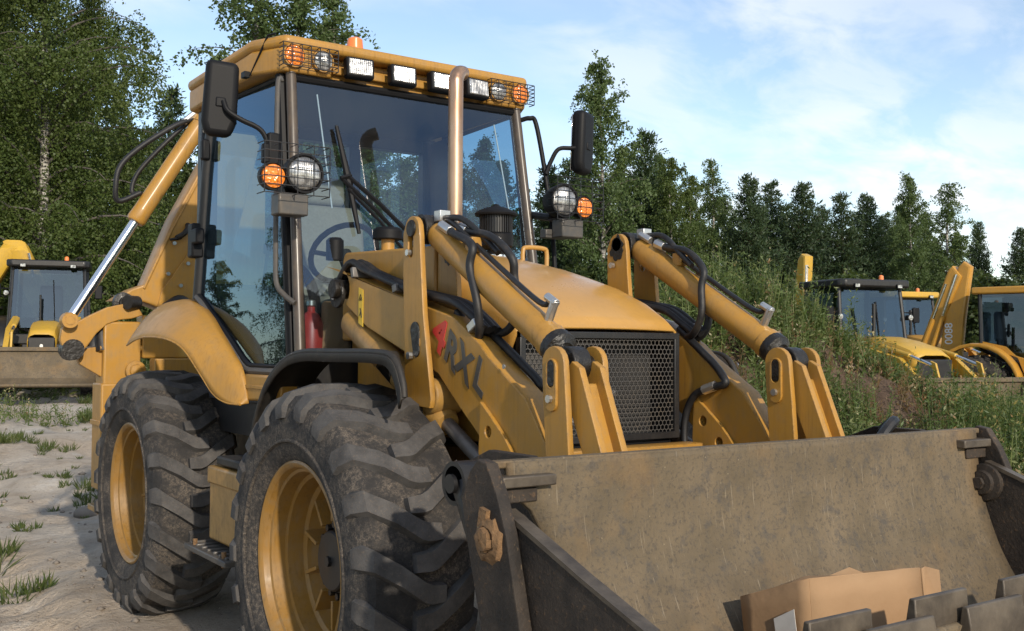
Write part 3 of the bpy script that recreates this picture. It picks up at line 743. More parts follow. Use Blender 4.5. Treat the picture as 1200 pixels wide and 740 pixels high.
# ---- loader arms, levers, cylinders, hoses (one side each)
def arm_outline():
    back = arc(0.56, 1.865, 0.085, 90, 240, 8)
    low = [(0.29, 1.68), (-0.29, 1.50), (-0.35, 1.48), (-0.52, 1.35), (-0.66, 1.25), (-0.75, 1.05), (-0.90, 0.85), (-1.20, 0.66)]
    frt = [(-1.36, 0.63), (-1.43, 0.70), (-1.43, 0.78), (-1.36, 0.85), (-1.24, 0.98)]
    top = [(-1.11, 1.22), (-1.04, 1.31), (-0.96, 1.41), (-0.72, 1.555), (-0.65, 1.61), (-0.46, 1.713), (-0.28, 1.752)]
    return back + low + frt + top
def bolt(m, x, y, z, r, s, h=0.012): m.cyl((x, y, z), (x+s*h, y, z), r, seg=8)
for s in (-1, 1):
    xo, xi = s*0.61, s*0.51
    arm = plate('loader_arm', Y_, LD, arm_outline(), 'x', xi, xo, [circle(-0.745, 1.275, 0.022, 14), circle(-0.84, 1.19, 0.022, 14)], bevel=0.006)
    # curved reinforcing plate on both faces near the bucket end
    for xx in (xo+s*0.009, xi-s*0.009):
        o2 = [(-0.690, 1.385), (-0.745, 1.345), (-0.85, 1.265), (-0.94, 1.17), (-1.05, 1.0), (-1.08, 0.80), (-0.95, 0.83), (-0.80, 0.98), (-0.68, 1.19)]
        plate('stiffener', Y_, arm, o2, 'x', xx-0.009, xx+0.009, [circle(-0.745, 1.275, 0.022, 14), circle(-0.84, 1.19, 0.022, 14)], bevel=0.003)
    m = MB(); m.cyl((s*0.66, 0.56, 1.865), (s*0.48, 0.56, 1.865), 0.045); m.build('pivot_pin', 'grease', arm, bevel=0.004)
    plate('pin_collar', 'grease', arm, circle(0.575, 1.845, 0.070, 18), 'x', s*0.612, s*0.632, bevel=0.004)
    m = MB(); bolt(m, s*0.632, 0.585, 1.83, 0.017, s); bolt(m, s*0.613, -0.83, 1.52, 0.009, s, .004); m.build('bolt', 'fitting_metal', arm)
    # tower link plates each side of the arm
    for k, xx in enumerate((s*0.645, s*0.475)):
        ol = [(-0.155, 1.352), (-0.150, 1.62), (-0.135, 1.85), (-0.132, 2.07)] + arc(-0.205, 2.075, 0.062, 20, 160, 8) + [(-0.272, 2.05), (-0.28, 1.95), (-0.305, 1.72), (-0.345, 1.52), (-0.372, 1.38), (-0.36, 1.345)]
        ol = [(y, z) for y, z in ol]
        # slot near the top and the pin hole lower down
        lk = plate('tower_link', Y_, LD, ol, 'x', xx-0.012, xx+0.012, [capsule((-0.195, 2.075), (-0.195, 1.985), 0.021)] if k == 0 else [], bevel=0.003)
        so_ = xx + (s*0.013 if k == 0 else -s*0.013)
        plate('grease_patch', 'grease', lk, capsule((-0.243, 1.66), (-0.255, 1.575), 0.036, 0.026), 'x', so_-0.004, so_+0.004, bevel=0.002)
        m = MB(); bolt(m, so_, -0.215, 1.555 if k == 0 else 1.56, 0.016, s if k == 0 else -s, 0.02); bolt(m, so_-s*0.006, -0.185, 1.985, 0.014, s if k == 0 else -s, 0.018)
        m.build('bolt', 'fitting_metal', lk)
    # grease spread round the upper pin on the inner plate, and below the rod eye
    def blot(cy_, cz_, ry, rz, n=22): return [(cy_+ry*(1+random.uniform(-.22, .16))*math.cos(2*math.pi*k/n), cz_+rz*(1+random.uniform(-.22, .2))*math.sin(2*math.pi*k/n)) for k in range(n)]
    plate('grease_patch', 'grease', lk, blot(-0.205, 2.068, 0.050, 0.058), 'x', s*0.463-0.003, s*0.463+0.003, bevel=0.001)
    plate('grease_patch', 'grease', lk, blot(-0.215, 2.03, 0.052, 0.085), 'x', s*0.487-0.003, s*0.487+0.003, bevel=0.001)
    m = MB(); m.cyl((s*0.46, -0.205, 2.085), (s*0.665, -0.205, 2.085), 0.036); m.cyl((s*0.50, -0.205, 2.085), (s*0.62, -0.205, 2.085), 0.062)
    m.build('link_pin', 'grease', LD, bevel=0.004)
    m = MB(); m.cyl((s*0.46, -0.25, 1.61), (s*0.66, -0.25, 1.61), 0.034); m.build('link_pin', 'yellow_dirty', LD); MB().cyl((s*0.49, -0.3, 1.39), (s*0.63, -0.3, 1.39), 0.075).build('link_boss', 'yellow_dirty', LD, bevel=0.008)
    # tilt cylinder
    p0 = Vector((s*0.56, -0.235, 2.08)); p1 = Vector((s*0.56, -1.155, 1.555)); d = (p1-p0).normalized()
    cy = MB().tube([p0+d*0.015, p0+d*0.03, p0+d*0.05, p0+d*0.925, p0+d*0.93, p0+d*0.985, p0+d*0.99], [0.035, 0.052, 0.058, 0.058, 0.064, 0.064, 0.045], 28).build('tilt_cylinder', Y_, LD, 40)
    MB().tube([p0+d*0.97, p1], 0.024, 20).build('cylinder_rod', 'chrome', cy)
    pb = MB().cyl((s*0.525, -1.175, 1.535), (s*0.60, -1.175, 1.535), 0.062).cyl((s*0.465, -1.175, 1.535), (s*0.655, -1.175, 1.535), 0.030)
    pb.build('rod_eye', 'grease', cy, bevel=0.005)
    MB().tube([p0+d*0.955, p0+d*0.965, p0+d*1.0, p0+d*1.02], [0.060, 0.0655, 0.0655, 0.04], 20).build('gland_grease', 'grease', cy)
    # steel line along the cylinder and its hoses
    nrm = Vector((0, -d.z, d.y)); nrm = -nrm if nrm.z < 0 else nrm
    a0 = p0+d*0.10+nrm*0.085; a1 = p0+d*0.42+nrm*0.082; a2 = p0+d*0.80+nrm*0.085
    MB().tube(spline([p0+d*0.06+nrm*0.06, a0, a1, a2, p0+d*0.86+nrm*0.12, p0+d*0.885+nrm*0.09, p0+d*0.885+nrm*0.05], 6), 0.011, 10).build('steel_line', 'black_paint', cy)
    m = MB(); m.cyl(p0+d*0.885+nrm*0.045, p0+d*0.885+nrm*0.135, 0.017, seg=8); m.cyl(p0+d*0.885+nrm*0.125-d*0.05, p0+d*0.885+nrm*0.128+d*0.012, 0.016, seg=8); m.build('hose_fitting', 'fitting_metal', cy, bevel=0.002); m = MB()
    m.cyl(p0+d*0.14+nrm*0.08+Vector((s*-0.02, 0, 0)), p0+d*0.20+nrm*0.09+Vector((s*-0.02, 0, 0)), 0.022, seg=8); m.build('hose_fitting', 'fitting_metal', cy, bevel=0.002); m = MB(); m.cyl(p0+d*0.02+nrm*0.07+Vector((s*-0.02, 0, 0)), p0+d*0.10+nrm*0.075+Vector((s*-0.02, 0, 0)), 0.018, seg=8); m.build('hose_fitting', 'fitting_metal', cy, bevel=0.002); m = MB()
    m.cyl(p0+d*0.08+nrm*0.06+Vector((s*0.03, 0, 0)), p0+d*0.16+nrm*0.068+Vector((s*0.03, 0, 0)), 0.021, seg=8); m.build('hose_fitting', 'fitting_metal', cy, bevel=0.002); m = MB(); m.box(p0+d*0.02+nrm*0.075, (0.05, 0.05, 0.045))
    m.build('hose_fitting', 'fitting_metal', cy, bevel=0.002)
    m = MB(); m.box(p0+d*0.30+nrm*0.075, (0.05, 0.05, 0.06)); m.build('line_clamp', Y_, cy, bevel=0.004)
    sx_ = Vector((s*-0.03, 0, 0))
    hose('hydraulic_hose', [p0+d*0.17+nrm*0.07+Vector((s*0.035, 0, 0)), p0+d*0.36+nrm*0.10+Vector((s*0.05, 0, 0)), Vector((s*0.62, -0.60, 1.90)), Vector((s*0.62, -0.655, 1.76)), Vector((s*0.60, -0.64, 1.655)), Vector((s*0.56, -0.55, 1.63)), Vector((s*0.55, -0.40, 1.735))], 0.0175, cy)
    hose('hydraulic_hose', [p0+d*0.20+nrm*0.09+Vector((s*-0.02, 0, 0)), p0+d*0.36+nrm*0.14+sx_, p0+d*0.50+nrm*0.12+sx_*1.6, Vector((s*0.50, -0.73, 1.86)), Vector((s*0.49, -0.74, 1.74)), Vector((s*0.50, -0.68, 1.655)), Vector((s*0.54, -0.58, 1.645))], 0.0165, cy)
    hose('hydraulic_hose', [p0+d*0.05+nrm*0.08, p0+d*0.16+nrm*0.125+sx_*.3, p0+d*0.30+nrm*0.115+sx_, p0+d*0.42+nrm*0.10+sx_*1.3], 0.0135, cy)
    # front lever plates and bucket link
    for xx in (s*0.645, s*0.475):
        ol = arc(-1.185, 1.535, 0.062, 10, 170, 8) + [(-1.26, 1.40), (-1.285, 1.10), (-1.30, 0.85), (-1.18, 0.85), (-1.155, 1.10), (-1.125, 1.50)]
        lv = plate('lever', Y_, LD, ol, 'x', xx-0.012, xx+0.012, [], bevel=0.003)
        side = s if abs(xx) > 0.56 else -s
        fx = xx+side*0.016
        plate('lock_plate', Y_, lv, capsule((-1.185, 1.525), (-1.185, 1.405), 0.030), 'x', fx-0.006, fx+0.006, [capsule((-1.185, 1.53), (-1.185, 1.475), 0.019)], bevel=0.002)
        m = MB(); bolt(m, fx+side*0.004, -1.185, 1.418, 0.014, side, 0.014); m.build('bolt', 'fitting_metal', lv)
        plate('grease_patch', 'grease', lv, capsule((-1.185, 1.53), (-1.185, 1.485), 0.024), 'x', fx-0.005, fx+0.0045, bevel=0.001)
    for xx in (s*0.605, s*0.515):
        ol = [(-1.19, 1.50), (-1.24, 1.545), (-1.28, 1.525), (-1.40, 1.24), (-1.52, 0.95), (-1.44, 0.90), (-1.30, 1.235), (-1.215, 1.42)]
        plate('bucket_link', Y_, LD, ol, 'x', xx-0.013, xx+0.013, [], bevel=0.003)
    MB().prism([(-1.235, 1.47), (-1.26, 1.47), (-1.38, 1.18), (-1.46, 0.98), (-1.435, 0.97), (-1.34, 1.20)], 'x', s*0.517, s*0.603).build('link_web', Y_, LD, bevel=0.003)
    # lift cylinder below the arm
    q0, q1 = Vector((s*0.56, 0.55, 1.72)), Vector((s*0.56, -0.72, 1.09)); dq = (q1-q0).normalized()
    lc = MB().tube([q0, q0+dq*0.03, q0+dq*0.95, q0+dq*1.0], [0.05, 0.066, 0.066, 0.05], 24).build('lift_cylinder', 'yellow_dirty', LD)
    MB().tube([q0+dq*0.97, q1], 0.03, 16).build('cylinder_rod', 'steel_grey', lc)
    # hoses lying along the top of the arm
    for k in range(4):
        xx = s*(0.535+0.022*k); zz = 0.028+0.006*(k % 2)
        hose('arm_hose', [(xx, 0.62, 1.90), (xx, 0.48, 1.955+zz), (xx, 0.30, 1.90+zz), (xx, -0.10, 1.80+zz), (xx, -0.30, 1.765+zz), (xx, -0.46, 1.735+zz), (xx-s*0.01, -0.58, 1.675+zz), (xx-s*0.01, -0.66, 1.628+zz)], 0.0165, arm)
    m = MB(); MB().box((s*0.57, 0.40, 1.935), (0.13, 0.025, 0.05), (R(-14), 0, 0)).build('hose_clamp', 'steel_grey', arm, bevel=0.004); MB().box((s*0.57, 0.0, 1.845), (0.12, 0.035, 0.035), (R(-14), 0, 0)).build('hose_clamp', 'steel_grey', arm, bevel=0.004); MB().box((s*0.59, -0.60, 1.675), (0.05, 0.06, 0.035), (R(-30), 0, 0)).build('hose_clamp', 'fitting_metal', arm, bevel=0.004)
    hose('arm_hose', [(s*0.53, -0.56, 1.68), (s*0.515, -0.70, 1.59), (s*0.505, -0.80, 1.525), (s*0.49, -0.87, 1.47), (s*0.485, -0.88, 1.44), (s*0.48, -0.80, 1.42), (s*0.478, -0.71, 1.385), (s*0.475, -0.66, 1.30), (s*0.47, -0.655, 1.17), (s*0.47, -0.70, 1.05)], 0.017, arm)
    m = MB(); m.tube([(s*0.484, -0.83, 1.432), (s*0.480, -0.765, 1.412)], 0.022, 8); m.build('hose_fitting', 'fitting_metal', arm)
# torque tube between the arms
MB().cyl((-0.51, -1.08, 0.90), (0.51, -1.08, 0.90), 0.085).build('cross_tube', Y_, LD)

# lettering on the near arm:  4 in red, RX L in grey, following the slope of the arm
def arm_text(ch, y, z, size, mat, ang=-37.0, xs=1.0):
    me = text_mesh(ch, size, 0.0012)
    # local x -> along the arm (towards -y, falling), local y -> up across the arm, local z -> -x (outside)
    a = R(ang)
    ux = Vector((0, -math.cos(a), math.sin(a))); uy = Vector((0, -0.36, 0.93)); nz = Vector((-1, 0, 0))
    me.transform(Matrix(((ux.x*xs, uy.x, nz.x, -0.6125), (ux.y*xs, uy.y, nz.y, y), (ux.z*xs, uy.z, nz.z, z), (0, 0, 0, 1))))
    return link('letter', me, mat, LD, 0)
arm_text('4', -0.362, 1.636, 0.190, 'red_print', -37.0, 1.15)
arm_text('R', -0.455, 1.572, 0.172, 'grey_print')
arm_text('X', -0.550, 1.524, 0.168, 'grey_print')
arm_text('L', -0.662, 1.474, 0.172, 'grey_print')
# warning sticker
plate('warning_sticker', 'sticker_yellow', LD, [(0.37, 1.700), (0.37, 1.865), (0.325, 1.852), (0.325, 1.682)], 'x', -0.6105, -0.613, bevel=0.0005)
m = MB()
for k in range(3):
    an0, an1 = R(90+120*k), R(210+120*k)
    m.tube([(-0.6135, 0.348+0.018*math.cos(an0), 1.815+0.018*math.sin(an0)), (-0.6135, 0.348+0.018*math.cos(an1), 1.815+0.018*math.sin(an1))], 0.0018, 6)
m.lathe([(-0.0015, 0.004), (0.0015, 0.006), (0.0015, 0.002)], (-0.6135, 0.348, 1.813), 'x', 10)
m.build('pictogram', 'black_print', LD); m = MB()
m.tube([(-0.6135, 0.355, 1.735), (-0.6135, 0.342, 1.755), (-0.6135, 0.336, 1.725)], 0.003, 6); m.tube([(-0.6135, 0.342, 1.755), (-0.6135, 0.352, 1.768)], 0.003, 6)
m.build('pictogram', 'black_print', LD)

# ---- cab
def sx_(y, z): return 0.722 + 0.070*(y-0.8)/1.2 + 0.025*(2.98-z)/1.4          # half width of the cab side plane
def wy_(z): return 0.99 - 0.165*(2.97-z)                                       # windscreen plane
def wx_(z): return 0.70 + 0.025*(2.97-z)
def side_pt(s, y, z, off=0.0): return (s*(sx_(y, z)+off), y, z)
door_out = [(0.80, 1.49), (1.03, 2.965), (1.885, 2.965), (1.96, 2.60), (2.03, 1.90), (1.95, 1.845), (1.59, 1.645), (1.40, 1.53), (1.30, 1.487)]
fl = MB().bx(-0.72, 0.72, 0.80, 2.12, 1.28, 1.44); fl.bx(-0.72, 0.72, 1.98, 2.12, 1.44, 1.86)
cab = fl.build('cab', 'interior_dark', LD, bevel=0.01)
for s in (-1, 1):
    MB().tube([(s*wx_(1.50), wy_(1.50)-0.005, 1.50), (s*wx_(2.99), wy_(2.99)-0.005, 2.99)], 0.027, 16).build('front_pillar', 'pillar_paint', cab)
    MB().tube([side_pt(s, 0.815, 1.48, -0.005), side_pt(s, 1.04, 2.98, -0.005)], 0.030, 10).build('pillar_seal', 'black_plastic', cab)
    MB().tube([side_pt(s, 2.04, 1.86), side_pt(s, 1.965, 2.60), side_pt(s, 1.90, 2.985)], 0.034, 12).build('rear_pillar', 'black_paint', cab)
    gl_ = MB().add([side_pt(s, y, z) for y, z in door_out], [tuple(range(len(door_out)))]).build('door_glass', 'cab_glass', cab, 0)
    MB().tube([side_pt(s, y, z, 0.004) for y, z in door_out+door_out[:2]], 0.016, 8).build('door_frame', 'black_plastic', gl_, 60)
    if s < 0:
        lowf = spline([side_pt(s, y, z, 0.012) for y, z in ((2.04, 1.93), (2.03, 1.88), (1.93, 1.825), (1.59, 1.63), (1.40, 1.515), (1.30, 1.468), (1.15, 1.462), (0.80, 1.462))], 5)
        MB().tube(lowf, 0.020, 8).build('door_seal', 'plate_grey', gl_)
        # dark lower band inside the door glass
        m = MB().add([side_pt(s, y, z, -0.012) for y, z in ((2.03, 1.93), (1.95, 1.96), (1.62, 1.76), (1.42, 1.62), (1.28, 1.55), (0.83, 1.55), (0.80, 1.49), (1.30, 1.487), (1.59, 1.645), (2.03, 1.87))], [tuple(range(10))]); m.build('door_trim', 'black_plastic', gl_, 0, solid=0.01)
        m = MB(); m.box(side_pt(s, 2.02, 2.20, 0.035), (0.07, 0.09, 0.20)); m.box(side_pt(s, 1.96, 2.22, 0.05), (0.05, 0.12, 0.09)); m.build('door_hinge', 'black_plastic', gl_, bevel=0.012)
        m = MB(); m.box(side_pt(s, 1.93, 2.72, 0.03), (0.05, 0.05, 0.12)); m.build('door_hinge', 'black_plastic', gl_, bevel=0.012)
        # grab rail at the door edge
        MB().tube(spline([side_pt(s, 0.90, 2.92, 0.05), side_pt(s, 0.90, 2.88, 0.075), side_pt(s, 0.885, 2.4, 0.075), side_pt(s, 0.87, 2.05, 0.075), side_pt(s, 0.86, 1.90, 0.07), side_pt(s, 0.81, 1.84, 0.05), side_pt(s, 0.76, 1.80, 0.02)], 6), 0.013, 10).build('grab_rail', 'plate_grey', cab)
wsz = (1.52, 2.955)
ws = MB().add([(-wx_(wsz[0]), wy_(wsz[0]), wsz[0]), (wx_(wsz[0]), wy_(wsz[0]), wsz[0]), (wx_(wsz[1]), wy_(wsz[1]), wsz[1]), (-wx_(wsz[1]), wy_(wsz[1]), wsz[1])], [(0, 1, 2, 3)]).build('windscreen', 'windscreen_glass', cab, 0)
def wp(x, z, off): return (x, wy_(z)-off, z)
m = MB()
m.tube([wp(-0.70, 2.965, 0), wp(0.70, 2.965, 0)], 0.022, 8)
for s in (-1, 1): m.tube([wp(s*0.683, 2.96, -0.012), wp(s*0.715, 1.52, -0.012)], 0.018, 8)
m.build('screen_seal', 'black_plastic', ws)
# thin bright edge strips just inside the screen
m = MB()
m.tube([wp(-0.545, 2.90, -0.03), wp(-0.50, 2.30, -0.03)], 0.004, 6); m.tube([wp(0.56, 2.88, -0.03), wp(0.615, 2.35, -0.03)], 0.004, 6)
m.build('sensor_wire', 'white_print', cab)
# firewall below the screen and lower front panel
MB().bx(-0.40, 0.40, 0.80, 0.84, 1.44, 2.02).build('firewall', 'interior_dark', cab)
for s in (-1, 1): MB().bx(s*0.40, s*0.735, 0.775, 0.80, 1.30, 1.535).build('toe_panel', 'black_paint', cab, bevel=0.006)
MB().prism([(0.84, 1.44), (2.05, 1.44), (2.05, 1.92), (1.9, 1.90), (1.5, 1.70), (1.25, 1.60), (0.84, 1.58)], 'x', 0.715, 0.735).build('side_trim', 'interior_dark', cab)
# cab sill panel
for s in (-1, 1):
    MB().prism([(0.78, 1.445), (1.37, 1.445), (1.30, 1.305), (0.78, 1.325)], 'x', s*0.70, s*0.822).build('sill_panel', Y_, cab, bevel=0.012)
    MB().prism([(0.95, 1.372), (1.27, 1.372), (1.265, 1.392), (0.95, 1.392)], 'x', s*0.70, s*0.828).build('sill_rib', Y_, cab, bevel=0.004)
MB().bx(-0.70, 0.70, 0.78, 3.1, 1.10, 1.30).build('cab_base', 'black_paint', cab)
# rear wall: posts and two panes
m = MB()
for s in (-1, 1): m.bx(s*0.70, s*0.80, 2.06, 2.14, 1.84, 2.98)
m.bx(-0.70, 0.70, 2.06, 2.14, 2.88, 2.98); m.bx(-0.70, 0.70, 2.06, 2.14, 1.84, 1.96)
m.bx(0.16, 0.24, 2.065, 2.135, 1.96, 2.88)
m.build('rear_frame', 'black_paint', cab, bevel=0.01)
m = MB(); m.bx(0.745, 0.785, 1.72, 2.05, 1.86, 2.96); m.build('quarter_panel', 'black_paint', cab, bevel=0.01)
MB().add([(-0.7, 2.10, 1.96), (0.16, 2.10, 1.96), (0.16, 2.10, 2.88), (-0.7, 2.10, 2.88)], [(0, 1, 2, 3)]).build('rear_window', 'rear_glass', cab, 0)
MB().add([(0.24, 2.10, 1.96), (0.70, 2.10, 1.96), (0.70, 2.10, 2.88), (0.24, 2.10, 2.88)], [(0, 1, 2, 3)]).build('rear_window', 'rear_glass', cab, 0)
MB().bx(-0.69, 0.69, 1.04, 2.12, 2.955, 2.98).build('headliner', 'interior_dark', cab)
# seat, steering wheel, consoles
seat = MB().box((-0.12, 1.52, 1.80), (0.50, 0.50, 0.14)).build('operator_seat', 'seat_fabric', cab, bevel=0.05, seg=3)
MB().box((-0.12, 1.80, 2.13), (0.48, 0.14, 0.62), (R(-8), 0, 0)).build('seat_back', 'seat_fabric', seat, bevel=0.05, seg=3)
MB().box((-0.12, 1.87, 2.53), (0.28, 0.10, 0.18), (R(-8), 0, 0)).build('headrest', 'seat_fabric', seat, bevel=0.04, seg=3)
MB().box((-0.12, 1.52, 1.58), (0.34, 0.36, 0.30)).build('seat_base', 'interior_dark', seat, bevel=0.02)
con = MB().box((-0.28, 1.02, 1.70), (0.30, 0.20, 0.50), (R(12), 0, 0)).build('steering_console', 'interior_dark', cab, bevel=0.03)
MB().cyl((-0.28, 1.05, 1.9), (-0.28, 1.22, 2.10), 0.04).build('steering_column', 'interior_dark', con)
ring = []
for k in range(25):
    an = 2*math.pi*k/24; ring.append(Vector((-0.28+0.19*math.cos(an), 1.22+0.19*math.sin(an)*0.62, 2.10-0.19*math.sin(an)*-0.78*-1)))
sw = MB().tube(ring, 0.016, 8); sw.tube([(-0.47, 1.22, 2.10), (-0.28, 1.22, 2.08), (-0.09, 1.22, 2.10)], 0.014, 6)
sw.build('steering_wheel', 'black_plastic', con)
for sx__ in (-0.58, 0.48):
    c2 = MB().box((sx__, 1.55, 1.70), (0.20, 0.60, 0.42)).build('side_console', 'interior_dark', cab, bevel=0.04)
    m = MB()
    for dy in (-0.18, -0.05, 0.1):
        m.cyl((sx__, 1.55+dy, 1.90), (sx__+0.02, 1.52+dy, 2.12), 0.010, seg=8); m.box((sx__+0.02, 1.52+dy, 2.14), (0.04, 0.04, 0.06))
    m.build('lever', 'black_plastic', c2, bevel=0.008)
m = MB(); m.box((-0.63, 1.25, 2.24), (0.10, 0.05, 0.13)); m.cyl((-0.63, 1.3, 1.9), (-0.63, 1.25, 2.2), 0.012); m.build('display', 'black_plastic', cab, bevel=0.01)
m = MB(); m.tube(spline([(-0.60, 1.30, 1.98), (-0.58, 1.20, 2.02), (-0.52, 1.10, 1.9), (-0.5, 1.05, 1.6)], 5), 0.03, 8); m.build('lever_boot', 'black_plastic', cab)

# ---- roof
outl = [(-0.84, 2.18), (-0.845, 1.16), (-0.745, 0.955), (-0.49, 0.955), (-0.46, 1.035), (0.46, 1.035), (0.49, 0.955), (0.745, 0.955), (0.845, 1.16), (0.84, 2.18), (0.72, 2.28), (-0.72, 2.28)]
rl = MB().prism(outl, 'z', 2.985, 3.112).build('roof', Y_, LD, bevel=0.016, seg=3)
top = [(-0.85, 2.19), (-0.855, 1.16), (-0.75, 0.94), (0.75, 0.94), (0.855, 1.16), (0.85, 2.19), (0.73, 2.29), (-0.73, 2.29)]
MB().prism(top, 'z', 3.108, 3.172).build('roof_cap', Y_, rl, bevel=0.026, seg=3)
m = MB(); m.tube([(-0.845, 1.17, 2.99), (-0.80, 1.05, 3.176), (-0.78, 1.0, 3.178)], 0.006, 6); m.box((-0.86, 1.20, 2.995), (0.03, 0.05, 0.03)); m.build('aerial_wire', 'black_plastic', rl)
def grid_guard(m, x0, x1, z0, z1, y0, y1, nx_, nz_, r=0.0028):
    """wire cage in front of a lamp pair: bars in the x-z plane at y0, returns to y1"""
    for k in range(nx_+1):
        x = x0+(x1-x0)*k/nx_; m.tube([(x, y1, z1), (x, y0, z1), (x, y0, z0), (x, y1, z0)], r, 5)
    for k in range(nz_+1):
        z = z0+(z1-z0)*k/nz_; m.tube([(x0, y1, z), (x0, y0, z), (x1, y0, z), (x1, y1, z)], r, 5)
def round_lamp(name, c, r, mat, parent, rim='black_plastic', depth=0.06):
    h = MB().lathe([(0.0, r*1.02), (-0.012, r*1.10), (-0.012, r*1.22), (0.008, r*1.24), (depth*0.6, r*1.12), (depth, r*0.8), (depth, 0)], c, 'y', 32).build(name, rim, parent)
    ln = MB().lathe([(0.004, r*1.04)] + [(-0.012-0.35*r*(1-(k/6)**2)*0.55, r*k/6) for k in range(6, -1, -1)], c, 'y', 28).build('lens', mat, h, 60)
    return h
for s in (-1, 1):
    a_ = round_lamp('roof_indicator', (s*0.700, 0.948, 3.066), 0.050, 'amber_lens', rl, Y_, 0.03)
    b_ = round_lamp('roof_lamp', (s*0.545, 0.944, 3.060), 0.048, 'lamp_lens', rl, Y_, 0.03)
    m = MB(); grid_guard(m, s*0.475, s*0.775, 3.005, 3.118, 0.905, 0.955, 6, 5); m.build('lamp_guard', 'black_paint', rl)
for k, x in enumerate((-0.345, -0.085, 0.160, 0.390)):
    hb = MB().prism([(-0.078, -0.055), (0.078, -0.055), (0.078, 0.055), (-0.078, 0.055)], 'y', 0.0, 0.06).build('work_lamp', 'black_plastic', rl, bevel=0.012)
    hb.location = (x, 0.905, 3.052); hb.rotation_euler = (R(-6), 0, R((-4, 0, 3, 6)[k]))
    ln = MB().bx(-0.066, 0.066, -0.006, 0.004, -0.043, 0.043).build('lens', 'lamp_lens', hb, bevel=0.006)
    MB().bx(-0.02, 0.02, 0.05, 0.12, -0.01, 0.015).build('bracket', 'black_paint', hb)
m = MB(); m.bx(-0.46, 0.46, 1.0, 1.034, 3.02, 3.06); m.build('lamp_rail', Y_, rl, bevel=0.006)
bc = MB().lathe([(3.17, 0.055), (3.19, 0.055), (3.195, 0.045), (3.245, 0.040), (3.255, 0.025), (3.258, 0)], (-0.30, 1.07, 0), 'z', 24).build('beacon', 'beacon_orange', rl)

# ---- lamps on the pillars, mirrors
for s in (-1, 1):
    br = MB().box((s*0.835, 0.66, 2.262), (0.15, 0.10, 0.105)).build('lamp_bracket', 'plate_grey', LD, bevel=0.008)
    MB().tube([(s*0.74, 0.90, 2.36), (s*0.77, 0.74, 2.33), (s*0.86, 0.70, 2.33)], 0.022, 8).build('bracket_arm', 'black_paint', br)
    round_lamp('headlamp', (s*0.779, 0.622, 2.413), 0.078, 'lamp_lens', br, 'black_plastic', 0.12)
    round_lamp('indicator', (s*0.930, 0.636, 2.388), 0.055, 'amber_lens', br, 'black_plastic', 0.07)
    m = MB(); grid_guard(m, s*0.680, s*1.005, 2.300, 2.535, 0.550, 0.640, 4, 6, 0.0026); m.build('lamp_guard', 'black_paint', br)
    m = MB().prism([(-0.078, 0.19), (0.080, 0.185), (0.086, -0.11), (0.060, -0.185), (-0.062, -0.185), (-0.084, -0.12)], 'y', -0.045, 0.04)
    mr = m.build('mirror', 'black_plastic', LD, bevel=0.032, seg=4)
    mr.location = (-1.055, 1.02, 2.805) if s < 0 else (1.065, 0.82, 2.80)
    mr.rotation_euler = (R(2), R(3 if s < 0 else 0), R(-14 if s < 0 else 26))
    MB().bx(-0.068, 0.068, 0.036, 0.041, -0.165, 0.165).build('mirror_glass', 'mirror_face', mr, bevel=0.01)
    MB().box((0.0, -0.035, -0.02), (0.05, 0.03, 0.05)).build('mirror_mount', 'black_plastic', mr, bevel=0.008)
    if s < 0:
        pts = [(-1.055, 0.97, 2.79), (-1.04, 0.95, 2.74), (-0.98, 0.93, 2.70), (-0.90, 0.91, 2.665), (-0.865, 0.90, 2.62), (-0.85, 0.90, 2.55)]
    else:
        pts = [(1.06, 0.79, 2.78), (0.98, 0.80, 2.76), (0.90, 0.83, 2.75), (0.86, 0.85, 2.68), (0.83, 0.86, 2.60)]
    MB().tube(spline(pts, 6), 0.013, 10).build('mirror_arm', 'black_plastic', mr).matrix_parent_inverse = (Matrix.Translation(mr.location) @ mr.rotation_euler.to_matrix().to_4x4()).inverted()
    if s < 0:
        m = MB(); m.box((-0.83, 0.895, 2.56), (0.06, 0.05, 0.17)); m.box((-0.86, 0.895, 2.54), (0.05, 0.04, 0.10)); m.build('mirror_bracket', 'black_plastic', LD, bevel=0.01)
    else:
        MB().tube(spline([(0.72, 0.96, 2.92), (0.76, 0.93, 2.93), (0.80, 0.92, 2.90), (0.84, 0.88, 2.60), (0.86, 0.84, 2.30), (0.87, 0.82, 2.0)], 6), 0.014, 10).build('mirror_rail', 'black_plastic', LD)
        m = MB(); m.box((0.80, 0.74, 2.235), (0.16, 0.06, 0.05)); m.build('bracket_arm', 'plate_grey', LD, bevel=0.006)

# ---- wipers
def W(x, z, o=0.02): return Vector(wp(x, z, o))
wb = MB().tube([W(-0.475, 2.73, 0.03), W(-0.43, 2.46, 0.034), W(-0.385, 2.17, 0.03)], [0.010, 0.020, 0.010], 8).build('wiper', 'black_plastic', cab)
m = MB()
m.tube([W(-0.43, 2.46, 0.05), W(-0.26, 2.33, 0.05), W(-0.02, 2.12, 0.04)], 0.012, 6); m.tube([W(-0.47, 2.45, 0.045), W(-0.28, 2.29, 0.05), W(-0.05, 2.07, 0.04)], 0.011, 6); m.tube([W(-0.44, 2.40, 0.045), W(-0.27, 2.24, 0.05), W(-0.08, 2.03, 0.04)], 0.009, 6); m.tube([W(-0.48, 2.45, 0.05), W(-0.42, 2.47, 0.05)], 0.012, 6)
m.build('wiper_arm', 'black_plastic', wb)

